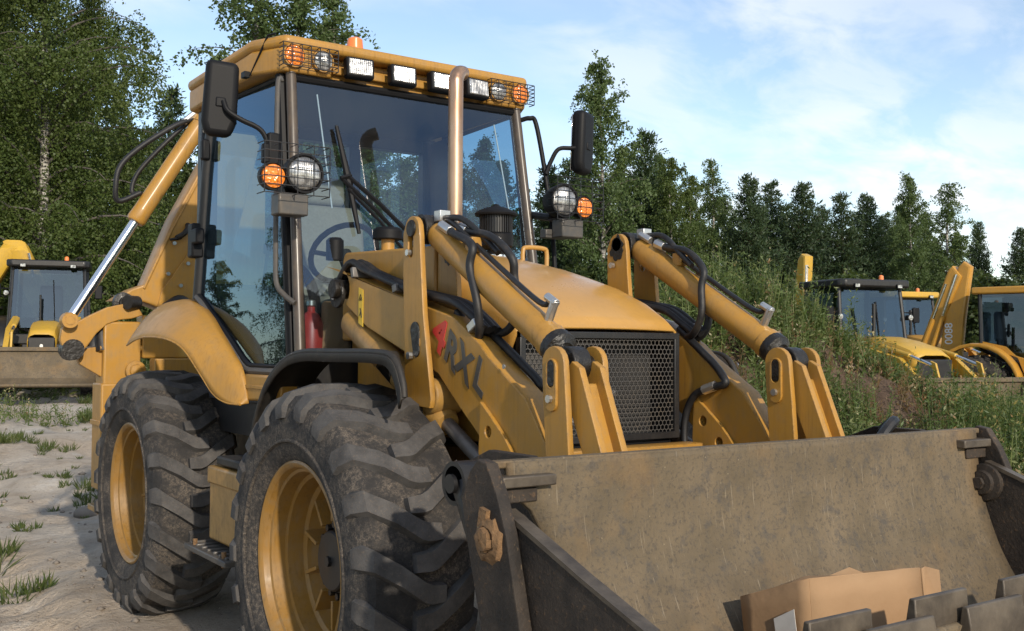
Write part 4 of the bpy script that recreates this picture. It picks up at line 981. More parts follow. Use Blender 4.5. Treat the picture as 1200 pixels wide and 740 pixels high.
# ---- fenders
for s in (-1, 1):
    inner = [(0.82, 1.20, 1.295), (0.82, 1.24, 1.40), (0.82, 1.29, 1.475), (0.82, 1.42, 1.555), (0.82, 1.58, 1.650), (0.82, 1.78, 1.765), (0.82, 2.0, 1.84), (0.82, 2.25, 1.865), (0.82, 2.55, 1.86)]
    outer = [(0.865, 1.20, 1.290), (0.90, 1.312, 1.296), (0.935, 1.41, 1.338), (0.972, 1.505, 1.437), (1.022, 1.64, 1.57), (1.062, 1.80, 1.625), (1.095, 2.05, 1.640), (1.11, 2.25, 1.625), (1.105, 2.46, 1.592)]
    rows = []
    for i_, (a, b) in enumerate(zip(spline(inner, 4), spline(outer, 4))):
        rowp = []
        for k in range(9):
            u = k/8; p = a.lerp(b, u)
            bul = math.sin(math.pi*u**0.8)*min(1.0, i_/8)
            p = p + Vector((0.020, 0.0, 0.034))*bul
            rowp.append((s*p.x, p.y, p.z))
        rows.append(rowp)
    rf = MB().loft(rows).build('rear_fender', Y_, LD, 50, solid=0.010)
    MB().tube([r_[-1] for r_ in rows], 0.006, 8).build('fender_bead', Y_, rf, 60)
    path = spline([(0.95, 1.10, 0), (0.90, 1.24, 0), (0.78, 1.40, 0), (0.58, 1.515, 0), (0.36, 1.562, 0), (0.0, 1.566, 0), (-0.36, 1.566, 0), (-0.50, 1.545, 0), (-0.565, 1.46, 0), (-0.58, 1.40, 0)], 4)
    def cut(y, u): return y if y > -0.05 else -0.05+(y+0.05)*u          # the front edge runs back towards the frame
    rows = [[(s*0.66, cut(p.x, 0.12), p.y), (s*0.78, cut(p.x, 0.6), p.y+0.004), (s*0.89, p.x, p.y), (s*0.905, p.x, p.y-0.008), (s*0.908, p.x*0.985+0.002, p.y-0.04)] for p in path]
    ff = MB().loft(rows).build('front_fender', 'fender_plastic', LD, 40, solid=0.012)
    MB().tube([(s*0.893, p.x, p.y+0.003) for p in path], 0.014, 8).build('fender_edge', 'fender_plastic', ff, 60)
    MB().tube([(s*0.45, 0.05, 1.30), (s*0.66, 0.05, 1.52)], 0.03, 8).build('fender_stay', 'black_paint', ff)

# ---- steps and tank between the wheels (near side), mirrored on the far side
for s in (-1, 1):
    tb = MB().bx(s*0.62, s*0.98, 0.84, 1.32, 0.60, 0.955).build('battery_box', 'yellow_dirty', LD, bevel=0.014)
    MB().bx(s*0.615, s*0.99, 0.83, 1.33, 0.885, 0.975).build('box_lid', 'yellow_dirty', tb, bevel=0.012)
    m = MB(); m.bx(s*0.64, s*0.97, 0.86, 1.25, 0.985, 1.03); m.build('step_pad', 'fender_plastic', tb, bevel=0.01)
    m = MB(); m.bx(s*0.80, s*1.06, 0.86, 1.47, 0.535, 0.565)
    for k in range(7): m.bx(s*0.82, s*1.04, 0.90+k*0.085, 0.915+k*0.085, 0.560, 0.578)
    m.build('step', 'plate_grey', LD, bevel=0.006)
    m = MB()
    for yy in (0.95, 1.38): m.cyl((s*1.03, yy, 0.52), (s*1.03, yy, 0.595), 0.012, seg=6); m.bx(s*0.80, s*0.83, yy-0.02, yy+0.02, 0.56, 0.75)
    m.build('step_bolt', 'rust', LD)

# ---- bucket: back blade, end plates, clam jaw with teeth
BK = [(-1.612, 1.270), (-1.618, 1.18), (-1.632, 1.06), (-1.660, 0.95), (-1.715, 0.81), (-1.79, 0.685), (-1.84, 0.62)]
bl = []
sp = spline([(y, z, 0) for y, z in BK], 5)
N = 24
def xl_(z): return float(np.interp(z, [0.62, 0.98, 1.155, 1.165], [-1.0, -0.985, -1.075, -1.14]))      # the blade's left end is cut back behind the jaw
rows = [[(xl_(p.y)+(1.14-xl_(p.y))*k/N, p.x, p.y) for k in range(N+1)] for p in sp]
bucket = MB().loft(rows).build('bucket', 'bucket_sandy', LD, 60, solid=0.024)
m = MB(); m.bx(-1.184, 1.184, -1.612, -1.57, 1.254, 1.275); m.build('blade_top_edge', 'bucket_sandy', bucket, bevel=0.005)
# back of the blade: ribs
m = MB()
for x in (-1.0, -0.645, -0.475, 0.475, 0.645, 1.0): m.prism([(-1.60, 1.24), (-1.60, 0.80), (-1.72, 0.66), (-1.50, 0.58), (-1.35, 0.66), (-1.36, 0.85), (-1.46, 1.0)], 'x', x-0.015, x+0.015)
m.cyl((-0.70, -1.35, 0.74), (0.70, -1.35, 0.74), 0.05)
m.build('blade_rib', 'bucket_dark', bucket)
for s in (-1, 1):
    ol = [(-1.515, 1.165), (-1.555, 1.245), (-1.595, 1.283), (-1.640, 1.275), (-1.69, 1.20), (-1.735, 1.10), (-1.80, 0.87), (-1.87, 0.60), (-1.80, 0.50), (-1.70, 0.55), (-1.62, 0.82), (-1.56, 1.0)]
    ep = plate('end_plate', 'bucket_dark', bucket, ol, 'x', s*1.185, s*1.225, bevel=0.004)
    m = MB(); m.lathe([(0, 0), (0, 0.062), (s*0.012, 0.056), (s*0.018, 0.040), (s*0.012, 0.030), (s*0.03, 0.026), (s*0.034, 0.0)], (s*1.225, -1.66, 1.072), 'x', 18); m.v = [(v[0], v[1]+random.uniform(-.006, .006), v[2]*1.0+random.uniform(-.009, .009)) for v in m.v]; m.box((s*1.232, -1.640, 1.125), (0.014, 0.035, 0.06), (0.2, 0, 0)); m.build('pivot_boss', 'rust', ep)
    for (z0, z1, x1, mt, dy) in ((1.205, 1.236, 1.0, 'tooth_steel', 0.045), (1.160, 1.20, 1.05, 'bucket_dark', 0.022)):
        MB().bx(s*1.184, s*x1, -1.618-dy, -1.60, z0, z1).build('corner_bar', mt, bucket, bevel=0.004)
    # clam jaw side
    ol = [(-1.60, 1.03), (-1.615, 1.10), (-1.66, 1.148), (-1.74, 1.12), (-2.00, 1.025), (-2.24, 0.945), (-2.345, 0.90), (-2.37, 0.83), (-2.30, 0.62), (-2.12, 0.47), (-1.95, 0.44), (-1.80, 0.52), (-1.70, 0.70), (-1.63, 0.88)]
    js = plate('jaw_side', 'bucket_dark', bucket, ol, 'x', s*1.145, s*1.178, bevel=0.004)
    m = MB(); m.lathe([(0, 0.0), (0, 0.075), (-s*0.02, 0.072), (-s*0.025, 0.05), (-s*0.04, 0.045), (-s*0.045, 0)], (s*1.145, -1.66, 1.065), 'x', 24); m.cyl((s*1.10, -1.66, 1.065), (s*1.085, -1.66, 1.065), 0.024, seg=6); m.build('pivot_boss', 'bucket_dark', js)
    MB().prism([(-1.66, 1.150), (-1.74, 1.122), (-2.00, 1.027), (-2.24, 0.947), (-2.24, 0.935), (-2.00, 1.015), (-1.66, 1.135)], 'x', s*1.140, s*1.183).build('jaw_edge', 'tooth_steel', js)
    # jaw hydraulics behind the blade
    jc = MB().tube([(s*1.02, -1.22, 1.16), (s*1.04, -1.48, 0.80), (s*1.05, -1.60, 0.60)], [0.05, 0.05, 0.03], 16).build('jaw_cylinder', 'black_paint', bucket)
    m = MB(); m.lathe([(-0.05, 0.055), (-0.05, 0.07), (0.05, 0.07), (0.05, 0.055), (0.05, 0)], (s*1.02, -1.22, 1.165), 'x', 20); m.lathe([(-0.052, 0.03), (-0.065, 0.03), (-0.065, 0)], (s*1.02, -1.22, 1.165), 'x', 16); m.build('cylinder_eye', 'black_paint', jc)
    plate('jaw_lug', 'bucket_dark', bucket, [(-1.15, 1.22), (-1.28, 1.27), (-1.50, 1.27), (-1.58, 1.24), (-1.58, 1.05), (-1.40, 1.02), (-1.2, 1.10)], 'x', s*0.95, s*0.98)
    m = MB(); m.tube(spline([(s*0.99, -1.25, 1.22), (s*0.92, -1.40, 1.30 if s > 0 else 1.2), (s*0.80, -1.44, 1.26 if s > 0 else 1.15), (s*0.70, -1.40, 1.1)], 6), 0.022, 8); m.build('jaw_hose', 'hose_rubber', bucket)
JW = [(-1.80, 0.55, 0), (-1.95, 0.485, 0), (-2.10, 0.50, 0), (-2.24, 0.60, 0), (-2.32, 0.73, 0), (-2.365, 0.85, 0)]
rows = [[(-1.14+2.28*k/N, p.x, p.y) for k in range(N+1)] for p in spline(JW, 5)]
jaw = MB().loft(rows).build('clam_jaw', 'bucket_sandy', bucket, 60, solid=0.028)
PT = 0.42
for k in range(-3, 4):
    # outer row
    x = -0.03+PT*k
    if abs(x)+0.13 < 1.2:
        m = MB().prism([(-2.350, 0.74), (-2.392, 0.74), (-2.405, 0.84), (-2.394, 0.897), (-2.376, 0.897), (-2.368, 0.84)], 'x', x-0.135, x+0.135); m.build('tooth', 'tooth_steel', jaw, bevel=0.004)
    x = -0.225+PT*k
    if abs(x)+0.12 < 1.2:
        m = MB().prism([(-2.300, 0.74), (-2.342, 0.74), (-2.362, 0.86), (-2.356, 0.935), (-2.338, 0.935), (-2.325, 0.86)], 'x', x-0.12, x+0.12); m.build('tooth', 'tooth_steel', jaw, bevel=0.004)

# ---- backhoe at the rear: carriage, stabilisers, boom folded across the back
m = MB(); m.bx(-0.70, 0.70, 3.30, 3.42, 0.55, 0.75); m.bx(-0.70, 0.70, 3.30, 3.42, 1.30, 1.50)
for x in (-0.4, 0.4): m.bx(x-0.06, x+0.06, 3.30, 3.42, 0.75, 1.30)
m.build('rear_frame', Y_, LD, bevel=0.008)
for s in (-1, 1):
    st = MB().bx(s*0.75, s*1.0, 3.45, 3.67, 0.62, 1.755).build('stabiliser', Y_, LD, bevel=0.014, seg=3)
    MB().bx(s*0.735, s*1.015, 3.435, 3.685, 0.60, 1.33).build('stabiliser_sleeve', Y_, st, bevel=0.012)
    MB().bx(s*0.725, s*1.025, 3.425, 3.695, 1.04, 1.075).build('sleeve_band', Y_, st, bevel=0.004)
    m = MB(); m.lathe([(0, 0.07), (-0.02, 0.068), (-0.022, 0.045), (-0.035, 0.04), (-0.04, 0.0)], (s*0.79, 3.435, 1.415), 'y', 20); m.build('bearing_cap', Y_, st)
    m = MB()
    for xx in (0.93, 0.80): m.cyl((s*xx, 3.44, 1.285), (s*(xx-0.05), 3.33, 1.25), 0.018, seg=8); 
    m.build('hydraulic_port', 'fitting_metal', st)
    m = MB(); m.bx(s*0.72, s*1.03, 3.42, 3.70, 0.45, 0.49); m.cyl((s*0.875, 3.56, 0.49), (s*0.875, 3.56, 0.65), 0.07); m.build('foot', 'yellow_dirty', st, bevel=0.006)
    MB().bx(s*0.70, s*0.735, 3.46, 3.52, 1.58, 1.70).build('side_mark', 'black_print', st)
m = MB(); m.bx(-0.74, -0.30, 3.45, 3.62, 1.50, 1.80); m.build('carriage', Y_, LD, bevel=0.012)
m = MB(); m.tube(spline([(-0.60, 3.42, 1.86), (-0.50, 3.42, 1.92), (-0.42, 3.42, 1.88), (-0.35, 3.42, 1.80)], 4), 0.03, 8); m.bx(-0.55, -0.42, 3.40, 3.46, 1.80, 1.90); m.build('valve_block', 'black_paint', LD)
YB = 3.60
boom = plate('boom', Y_, LD, [(-0.93, 1.90), (-0.72, 1.895), (-0.625, 1.86), (-0.30, 1.72), (-0.10, 2.20), (0.12, 3.10), (0.02, 3.26), (-0.10, 3.22), (-0.30, 2.93), (-0.52, 2.50), (-0.71, 2.02), (-0.80, 1.985)], 'y', YB-0.09, YB+0.13, bevel=0.012)
plate('boom_cheek', Y_, boom, [(-0.63, 1.86), (-0.60, 1.98), (-0.45, 2.20), (-0.20, 2.62), (-0.10, 2.35), (-0.24, 2.18), (-0.45, 1.79)], 'y', YB-0.108, YB-0.09, bevel=0.003)
m = MB(); m.tube([(-0.72, YB-0.092, 1.99), (-0.53, YB-0.092, 2.42), (-0.31, YB-0.092, 2.86)], 0.010, 6); m.build('weld_edge', Y_, boom)
m = MB()
for (x, z) in ((-0.47, 2.02), (-0.42, 2.18), (-0.56, 2.10), (-0.36, 2.30), (-0.30, 2.43), (-0.52, 2.32)): m.cyl((x, YB-0.10, z), (x, YB-0.125, z), 0.014, seg=8)
m.build('bolt', 'fitting_metal', boom)
m = MB(); m.lathe([(0, 0.0), (0, 0.075), (-0.03, 0.07), (-0.04, 0.04), (-0.06, 0.035), (-0.06, 0)], (-0.86, YB-0.09, 1.885), 'y', 20); m.build('boom_pin', 'grease', boom)
m = MB(); m.tube(spline([(-0.50, YB-0.10, 2.36), (-0.46, YB-0.14, 2.39), (-0.43, YB-0.13, 2.43), (-0.42, YB-0.10, 2.46)], 4), [0.02]*13, 8); m.tube([(-0.55, YB-0.11, 2.345), (-0.47, YB-0.12, 2.36)], 0.01, 6); m.build('hose_bracket', 'grease', boom)
# gooseneck link carrying the cylinder eye
gk = [(-1.28, 1.62), (-1.27, 1.70), (-1.22, 1.745), (-1.17, 1.75), (-1.08, 1.80), (-0.98, 1.85), (-0.86, 1.88), (-0.78, 1.86), (-0.74, 1.80), (-0.82, 1.775), (-0.90, 1.765), (-0.98, 1.735), (-1.05, 1.67), (-1.11, 1.58), (-1.16, 1.53), (-1.24, 1.53)]
gn = plate('gooseneck', Y_, boom, gk, 'y', YB-0.16, YB-0.10, bevel=0.006)
plate('gooseneck_web', Y_, gn, [(-1.17, 1.56), (-1.02, 1.58), (-0.90, 1.45), (-0.93, 1.33), (-1.14, 1.46)], 'y', YB-0.10, YB-0.02, bevel=0.004)
m = MB(); m.lathe([(-0.02, 0.0), (-0.02, 0.07), (0.10, 0.075), (0.10, 0)], (-1.20, YB-0.165, 1.56), 'y', 20); m.build('link_pin', 'grease', gn)
m = MB(); m.cyl((-0.78, YB-0.14, 1.885), (-0.86, YB-0.19, 1.885), 0.05); m.build('link_pin', 'grease', gn)
MB().cyl((-1.02, YB-0.12, 1.57), (-0.70, YB-0.12, 1.57), 0.022).build('cross_pin', Y_, gn)
MB().cyl((-1.0, YB-0.06, 1.72), (-0.99, YB-0.10, 1.55), 0.05).build('hose_bundle', 'hose_rubber', gn)
e0 = Vector((-1.235, YB-0.20, 1.755)); e1 = Vector((-0.30, YB-0.20, 3.30)); de = (e1-e0).normalized(); Le = (e1-e0).length
bcy = MB().tube([e0+de*(Le*0.445), e0+de*(Le*0.455), e0+de*(Le*0.50), e0+de*(Le*0.92), e0+de*(Le*0.92), e0+de*(Le*0.965), e0+de*Le], [0.055, 0.066, 0.062, 0.062, 0.068, 0.068, 0.05], 24).build('boom_cylinder', Y_, LD, 40)
MB().tube([e0, e0+de*(Le*0.47)], 0.032, 20).build('cylinder_rod', 'chrome', bcy)
MB().lathe([(-0.04, 0.0), (-0.04, 0.030), (-0.035, 0.030), (-0.035, 0.052), (0.04, 0.055), (0.04, 0)], e0, 'y', 20).build('rod_eye', Y_, bcy)
hose('hydraulic_hose', [e0+de*(Le*0.93)+Vector((-0.06, 0, 0.02)), e0+de*(Le*0.86)+Vector((-0.14, -0.02, 0.05)), e0+de*(Le*0.75)+Vector((-0.26, -0.02, 0.05)), Vector((-0.925, YB-0.22, 2.82)), Vector((-0.955, YB-0.22, 2.68)), Vector((-0.93, YB-0.20, 2.58)), e0+de*(Le*0.545)+Vector((-0.06, 0, 0.05))], 0.019, bcy)
hose('hydraulic_hose', [e0+de*(Le*0.93)+Vector((-0.06, 0.04, 0.02)), e0+de*(Le*0.80)+Vector((-0.12, 0.04, 0.03)), Vector((-0.78, YB-0.12, 2.80)), Vector((-0.82, YB-0.12, 2.66)), e0+de*(Le*0.56)+Vector((-0.05, 0.04, 0.03))], 0.016, bcy)
m = MB(); m.cyl(e0+de*(Le*0.90)+Vector((-0.10, 0, 0.03)), e0+de*(Le*0.955)+Vector((-0.05, 0, 0.04)), 0.024, seg=8); m.build('hose_fitting', 'fitting_metal', bcy)
dip = plate('dipper', Y_, LD, arc(0.10, 2.82, 0.17, 10, 170, 10) + [(-0.07, 1.6), (0.0, 1.0), (0.16, 1.0), (0.27, 1.6)], 'y', YB+0.16, YB+0.34, bevel=0.012)

# ---- things resting in or on the loader
# a red canister with a tan cover standing on the cab floor behind the screen
ca = empty('canister', (-0.60, 0.93, 1.44))
ca.scale = (0.8, 0.8, 0.78)
tag(ca, 'red canister standing behind the lower windscreen of the big loader', 'canister')
MB().lathe([(0, 0), (0, 0.075), (0.02, 0.08), (0.34, 0.08), (0.40, 0.05), (0.42, 0.025), (0.45, 0.025), (0.45, 0)], (0, 0, 0), 'z', 24).build('body', 'red_can', ca)
MB().lathe([(0.45, 0.02), (0.46, 0.03), (0.49, 0.03), (0.50, 0)], (0, 0, 0), 'z', 14).build('valve', 'fitting_metal', ca)
tw = MB().box((0, 0, 0), (0.17, 0.05, 0.36)).build('cover_board', 'tan_cover', None, bevel=0.03, seg=3)
tw.location = (-0.475, 0.90, 1.64); tw.rotation_euler = (R(-5), R(4), 0)
tag(tw, 'brown padded board leaning beside the red canister behind the windscreen', 'board')

# cardboard box, crushed, in the bucket
bxv = [(-0.395, -1.83, 0.575), (-0.37, -2.06, 0.555), (0.14, -2.08, 0.555), (0.20, -1.83, 0.575),
       (-0.420, -1.815, 0.845), (-0.395, -2.05, 0.938), (0.145, -2.04, 0.905), (0.18, -1.82, 0.85)]
def lerp3(a, b, t): return tuple(a[i]+(b[i]-a[i])*t for i in range(3))
cb = MB()
def panel(a, b, c, d, n=6, amp=0.008):
    rows = []
    for i in range(n+1):
        l, r_ = lerp3(a, d, i/n), lerp3(b, c, i/n); rr = []
        for j in range(n+1):
            p = Vector(lerp3(l, r_, j/n))
            if 0 < i < n and 0 < j < n: p += Vector((RNG.normal(), RNG.normal(), RNG.normal()))*amp
            rr.append(p)
        rows.append(rr)
    cb.loft(rows)
panel(bxv[0], bxv[1], bxv[5], bxv[4], 6, 0.002); panel(bxv[1], bxv[2], bxv[6], bxv[5]); panel(bxv[2], bxv[3], bxv[7], bxv[6]); panel(bxv[3], bxv[0], bxv[4], bxv[7]); panel(bxv[0], bxv[3], bxv[2], bxv[1]); panel(bxv[4], bxv[5], bxv[6], bxv[7], 6, 0.012)
box = cb.build('cardboard_box', 'cardboard', None, 25, solid=0.005)
tag(box, 'crushed brown cardboard box lying in the loader bucket', 'box')
f = MB(); fa, fb = Vector((0.145, -2.045, 0.905)), Vector((0.14, -2.085, 0.60))
f.loft([[fa, fa+Vector((0.06, 0.03, -0.005)), fa+Vector((0.115, 0.015, -0.02))], [fa.lerp(fb, .5), fa.lerp(fb, .5)+Vector((0.05, 0.04, 0)), fa.lerp(fb, .5)+Vector((0.10, 0.01, 0.01))], [fb, fb+Vector((0.05, 0.03, 0)), fb+Vector((0.09, 0, 0.02))]]).build('flap', 'cardboard', box, 50, solid=0.006)
a4, a5, a1, a0 = [Vector(bxv[i]) for i in (4, 5, 1, 0)]
nrm = (a1-a0).cross(a4-a0).normalized(); nrm = nrm if nrm.x < 0 else -nrm
def q_(u, v): return a0.lerp(a1, u).lerp(a4.lerp(a5, u), v)+nrm*0.012
MB().add([q_(.52, .52), q_(.82, .56), q_(.80, .80), q_(.50, .74)], [(0, 1, 2, 3)]).build('paper_label', 'paper_label', box, 0, solid=0.002)

# ================================================================== OTHER MACHINES IN THE YARD
tyre_far = MB().lathe([(-0.17, 0.33), (-0.20, 0.40), (-0.205, 0.56), (-0.17, 0.66), (0.17, 0.66), (0.205, 0.56), (0.20, 0.40), (0.17, 0.33)], (0, 0, 0), 'x', 40, True)
for k in range(20):
    for sg in (-1, 1):
        t0 = 2*math.pi*(k+(0.5 if sg > 0 else 0))/20
        rr = []
        for a, dt, w in ((0.0, -0.12, 0.06), (0.10, 0.02, 0.065), (0.19, 0.10, 0.07)):
            for r_ in (0.645, 0.70):
                for e in (-1, 1): rr.append((sg*a, r_*math.cos(t0+dt+e*w), r_*math.sin(t0+dt+e*w)))
        fs = []
        for q in (0, 4): fs += [(q, q+1, q+5, q+4), (q+2, q+6, q+7, q+3), (q, q+4, q+6, q+2), (q+1, q+3, q+7, q+5)]
        fs += [(0, 2, 3, 1), (8, 9, 11, 10)]
        tyre_far.add(rr, fs)
rim_far = MB().lathe([(-0.18, 0.34), (-0.19, 0.36), (-0.17, 0.33), (-0.05, 0.30), (-0.03, 0.14), (-0.10, 0.12), (-0.11, 0.0)], (0, 0, 0), 'x', 32)
def far_backhoe(name, loc, rz, yellow, roofmat, label, boom_pts, bucket_z=0.55, boom_x=0.0, fend=None, bs=1.0, bw=0.11):
    """a complete, simpler backhoe loader; front towards local -y"""
    T = empty(name, loc, rz); tag(T, label, 'backhoe loader', 'backhoe loaders parked at the back of the yard')
    for (x, y, sc) in ((-0.9, 2.1, 1.06), (0.9, 2.1, 1.06), (-0.88, 0.0, 0.76), (0.88, 0.0, 0.76)):
        w = rim_far.build('wheel', yellow, T, 40); tyre_far.build('tyre', 'tyre_rubber', w, 40)
        w.location = (x, y, 0.70*sc); w.scale = (sc, sc, sc)
        if x > 0: w.rotation_euler = (0, 0, math.pi)
    MB().bx(-0.38, 0.38, -0.5, 2.9, 0.55, 1.10).build('chassis', 'black_paint', T, bevel=0.02)
    # bonnet
    rows = []
    for y, z, w_ in ((0.95, 1.82, 0.44), (0.5, 1.80, 0.44), (0.0, 1.72, 0.43), (-0.4, 1.60, 0.41), (-0.62, 1.47, 0.40)):
        rows.append([(-w_, y, 1.12), (-w_, y, z-0.16), (-w_*0.86, y, z-0.04), (-w_*0.5, y, z), (w_*0.5, y, z), (w_*0.86, y, z-0.04), (w_, y, z-0.16), (w_, y, 1.12)])
    bo = MB().loft(rows).build('bonnet', yellow, T, 40, solid=0.02)
    bo.scale = (bs, 1, 1-(1-bs)*0.35)
    for s in (-1, 1): plate('body_side', fend or yellow, T, [(0.95, 1.10), (1.18, 1.10), (1.30, 1.42), (1.55, 1.66), (2.0, 1.76), (2.0, 1.62), (1.45, 1.50), (0.95, 1.36)], 'x', s*0.76, s*0.84, bevel=0.01)
    MB().prism([(-0.36, 0.85), (0.36, 0.85), (0.38, 1.40), (-0.38, 1.40)], 'y', -0.66, -0.58).build('grille', 'black_paint', bo, bevel=0.02)
    MB().lathe([(0, 0), (0, 0.05), (-0.01, 0.05), (-0.01, 0)], (0.0, -0.665, 1.2), 'y', 16).build('emblem', 'fitting_metal', bo)
    MB().cyl((-0.2, 0.75, 1.8), (-0.2, 0.75, 2.45), 0.035).build('exhaust_pipe', 'black_paint', bo)
    # cab
    fl = MB().bx(-0.78, 0.78, 0.95, 2.35, 1.10, 1.32).build('cab', 'black_paint', T, bevel=0.02)
    cor = {}
    for s in (-1, 1):
        cor[s] = [(s*0.78, 0.95, 1.32), (s*0.72, 1.12, 2.78), (s*0.80, 2.05, 1.60), (s*0.74, 2.10, 2.78)]
        MB().tube([cor[s][0], cor[s][1]], 0.04, 8).build('front_pillar', 'black_paint', fl)
        MB().tube([cor[s][2], cor[s][3]], 0.045, 8).build('rear_pillar', 'black_paint', fl)
        MB().add([cor[s][0], (s*0.79, 1.55, 1.36), cor[s][2], cor[s][3], cor[s][1]], [(0, 1, 2, 3, 4)]).build('door_glass', 'far_glass', fl, 0)
        MB().tube([cor[s][0], (s*0.79, 1.55, 1.36), cor[s][2]], 0.035, 8).build('door_frame', 'black_paint', fl)
        rows = []
        for k in range(13):
            a = R(-5+150*k/12); y = 2.1-0.92*math.cos(a); z = 0.80+0.92*math.sin(a)
            rows.append([(s*0.72, y, z), (s*0.95, y, z+0.01), (s*1.10, y, z), (s*1.115, y+0.02*math.cos(a), z-0.06)])
        MB().loft(rows).build('rear_fender', fend or yellow, T, 40, solid=0.03)
        MB().box((s*0.83, 0.98, 2.20), (0.12, 0.10, 0.10)).build('front_lamp', 'black_plastic', fl, bevel=0.02)
        MB().lathe([(0, 0), (0, 0.055), (-0.012, 0.05), (-0.015, 0)], (s*0.83, 0.925, 2.20), 'y', 16).build('lamp_lens', 'lamp_lens', fl)
        mi = MB().box((s*1.02, 1.0, 2.25), (0.16, 0.05, 0.30)).build('mirror', 'black_plastic', fl, bevel=0.02)
        MB().tube([(s*0.76, 1.05, 2.3), (s*1.0, 1.02, 2.3)], 0.014, 6).build('mirror_arm', 'black_plastic', mi)
    MB().add([(-0.77, 0.96, 1.45), (0.77, 0.96, 1.45), (0.72, 1.11, 2.76), (-0.72, 1.11, 2.76)], [(0, 1, 2, 3)]).build('windscreen', 'far_glass', fl, 0)
    MB().tube([(0.14, 0.975, 1.6), (0.10, 1.06, 2.50)], 0.012, 6).build('wiper', 'black_plastic', fl)
    MB().add([(-0.75, 2.12, 1.7), (0.75, 2.12, 1.7), (0.73, 2.12, 2.76), (-0.73, 2.12, 2.76)], [(0, 1, 2, 3)]).build('rear_window', 'far_glass', fl, 0)
    ro = MB().prism([(-0.84, 0.98), (-0.74, 0.88), (0.74, 0.88), (0.84, 0.98), (0.84, 2.25), (-0.84, 2.25)], 'z', 2.78, 2.93).build('roof', roofmat, T, bevel=0.035, seg=3)
    for x in (-0.5, 0.5):
        wl = MB().box((x, 0.87, 2.80), (0.12, 0.06, 0.08)).build('work_lamp', 'black_plastic', ro, bevel=0.01); MB().box((x, 0.838, 2.80), (0.10, 0.01, 0.06)).build('lens', 'lamp_lens', wl)
    bcn = MB().lathe([(2.93, 0.05), (3.02, 0.045), (3.04, 0.02), (3.04, 0)], (0.35, 1.2, 0), 'z', 16).build('beacon', 'beacon_orange', ro)
    st_ = MB().box((0, 1.7, 1.75), (0.5, 0.5, 0.15)).build('seat', 'interior_dark', fl, bevel=0.04); MB().box((0, 1.95, 2.10), (0.46, 0.14, 0.65)).build('seat_back', 'interior_dark', st_, bevel=0.05)
    MB().tube([(-0.05, 1.15, 1.5), (-0.05, 1.35, 1.95)], 0.05, 8).build('steering_column', 'interior_dark', fl)
    # loader arms and bucket
    for s in (-1, 1):
        ar = plate('loader_arm', yellow, T, [(0.85, 1.55), (0.85, 1.70), (-0.5, 1.42), (-0.95, 1.10), (-1.35, 0.75), (-1.40, 0.60), (-1.25, 0.55), (-0.85, 0.95), (-0.45, 1.22)], 'x', s*0.58, s*0.68, bevel=0.01)
        MB().tube([(s*0.63, 0.2, 1.05), (s*0.63, -0.75, 1.15)], 0.055, 12).build('lift_cylinder', yellow, ar)
        MB().tube([(s*0.52, 0.1, 1.62), (s*0.52, -0.6, 1.46)], 0.05, 12).build('tilt_cylinder', yellow, ar); MB().tube([(s*0.52, -0.6, 1.46), (s*0.52, -1.15, 1.30)], 0.03, 10).build('cylinder_rod', 'chrome', ar)
        plate('bucket_lever', yellow, ar, [(-1.10, 1.38), (-1.22, 1.34), (-1.35, 0.95), (-1.25, 0.92)], 'x', s*0.48, s*0.52, bevel=0.006)
    prof = [(-1.50, bucket_z+0.62), (-1.46, bucket_z+0.30), (-1.55, bucket_z+0.06), (-1.80, bucket_z-0.08), (-2.25, bucket_z-0.04)]
    bk = MB().loft([[(x, y, z) for x in (-1.12, -0.5, 0, 0.5, 1.12)] for y, z in prof]).build('bucket', 'bucket_sandy', T, 40, solid=0.05)
    for s in (-1, 1): plate('bucket_side', 'bucket_sandy', bk, prof+[(-2.20, bucket_z+0.05), (-1.62, bucket_z+0.62)], 'x', s*1.10, s*1.15, bevel=0.004)
    MB().bx(-1.13, 1.13, -1.57, -1.45, bucket_z+0.60, bucket_z+0.68).build('bucket_rim', 'bucket_sandy', bk, bevel=0.01)
    # rear excavator arm: boom_pts = outline in local (y,z)
    bm_ = plate('boom', yellow, T, boom_pts['boom'], 'x', boom_x-bw, boom_x+bw, bevel=0.045 if bw < 0.2 else 0.13)
    if bw > 0.2:                                     # boom leaning across the back, dipper folded down beside it
        for v_ in bm_.data.vertices: v_.co.x += (3.45-v_.co.z)*0.42
        dp_ = plate('dipper', yellow, bm_, [(2.55, 3.30), (2.75, 3.50), (3.10, 3.42), (3.25, 1.7), (2.75, 1.7)], 'x', boom_x-bw*0.8, boom_x+bw*0.8, bevel=0.09)
        for v_ in dp_.data.vertices: v_.co.x -= (3.45-v_.co.z)*0.55
    if 'dipper' in boom_pts:
        plate('dipper', yellow, bm_, boom_pts['dipper'], 'x', boom_x-bw*1.5, boom_x+bw*1.5, bevel=0.045)
    for (p, q) in boom_pts.get('rods', ()):
        sd_ = -0.16 if bw < 0.2 else bw+0.05; P_, Q_ = Vector((boom_x+sd_+(0.22 if bw > 0.2 else 0), p[0], p[1])), Vector((boom_x+sd_, q[0], q[1]))
        MB().tube([P_, P_.lerp(Q_, .55)], 0.055, 10).build('boom_cylinder', yellow, bm_); MB().tube([P_.lerp(Q_, .5), Q_], 0.032, 10).build('cylinder_rod', 'chrome', bm_)
    for s in (-1, 1): MB().bx(s*0.85, s*1.05, 2.95, 3.15, 0.35, 1.45).build('stabiliser', yellow, T, bevel=0.02)
    MB().bx(-1.05, 1.05, 2.80, 2.95, 0.7, 1.1).build('rear_frame', yellow, T, bevel=0.02)
    return T, bm_
def grounded(px, depth, dz=0.0):
    p = ground_point(px, depth); p.z = float(ground_h(p.x, p.y))+dz; return p
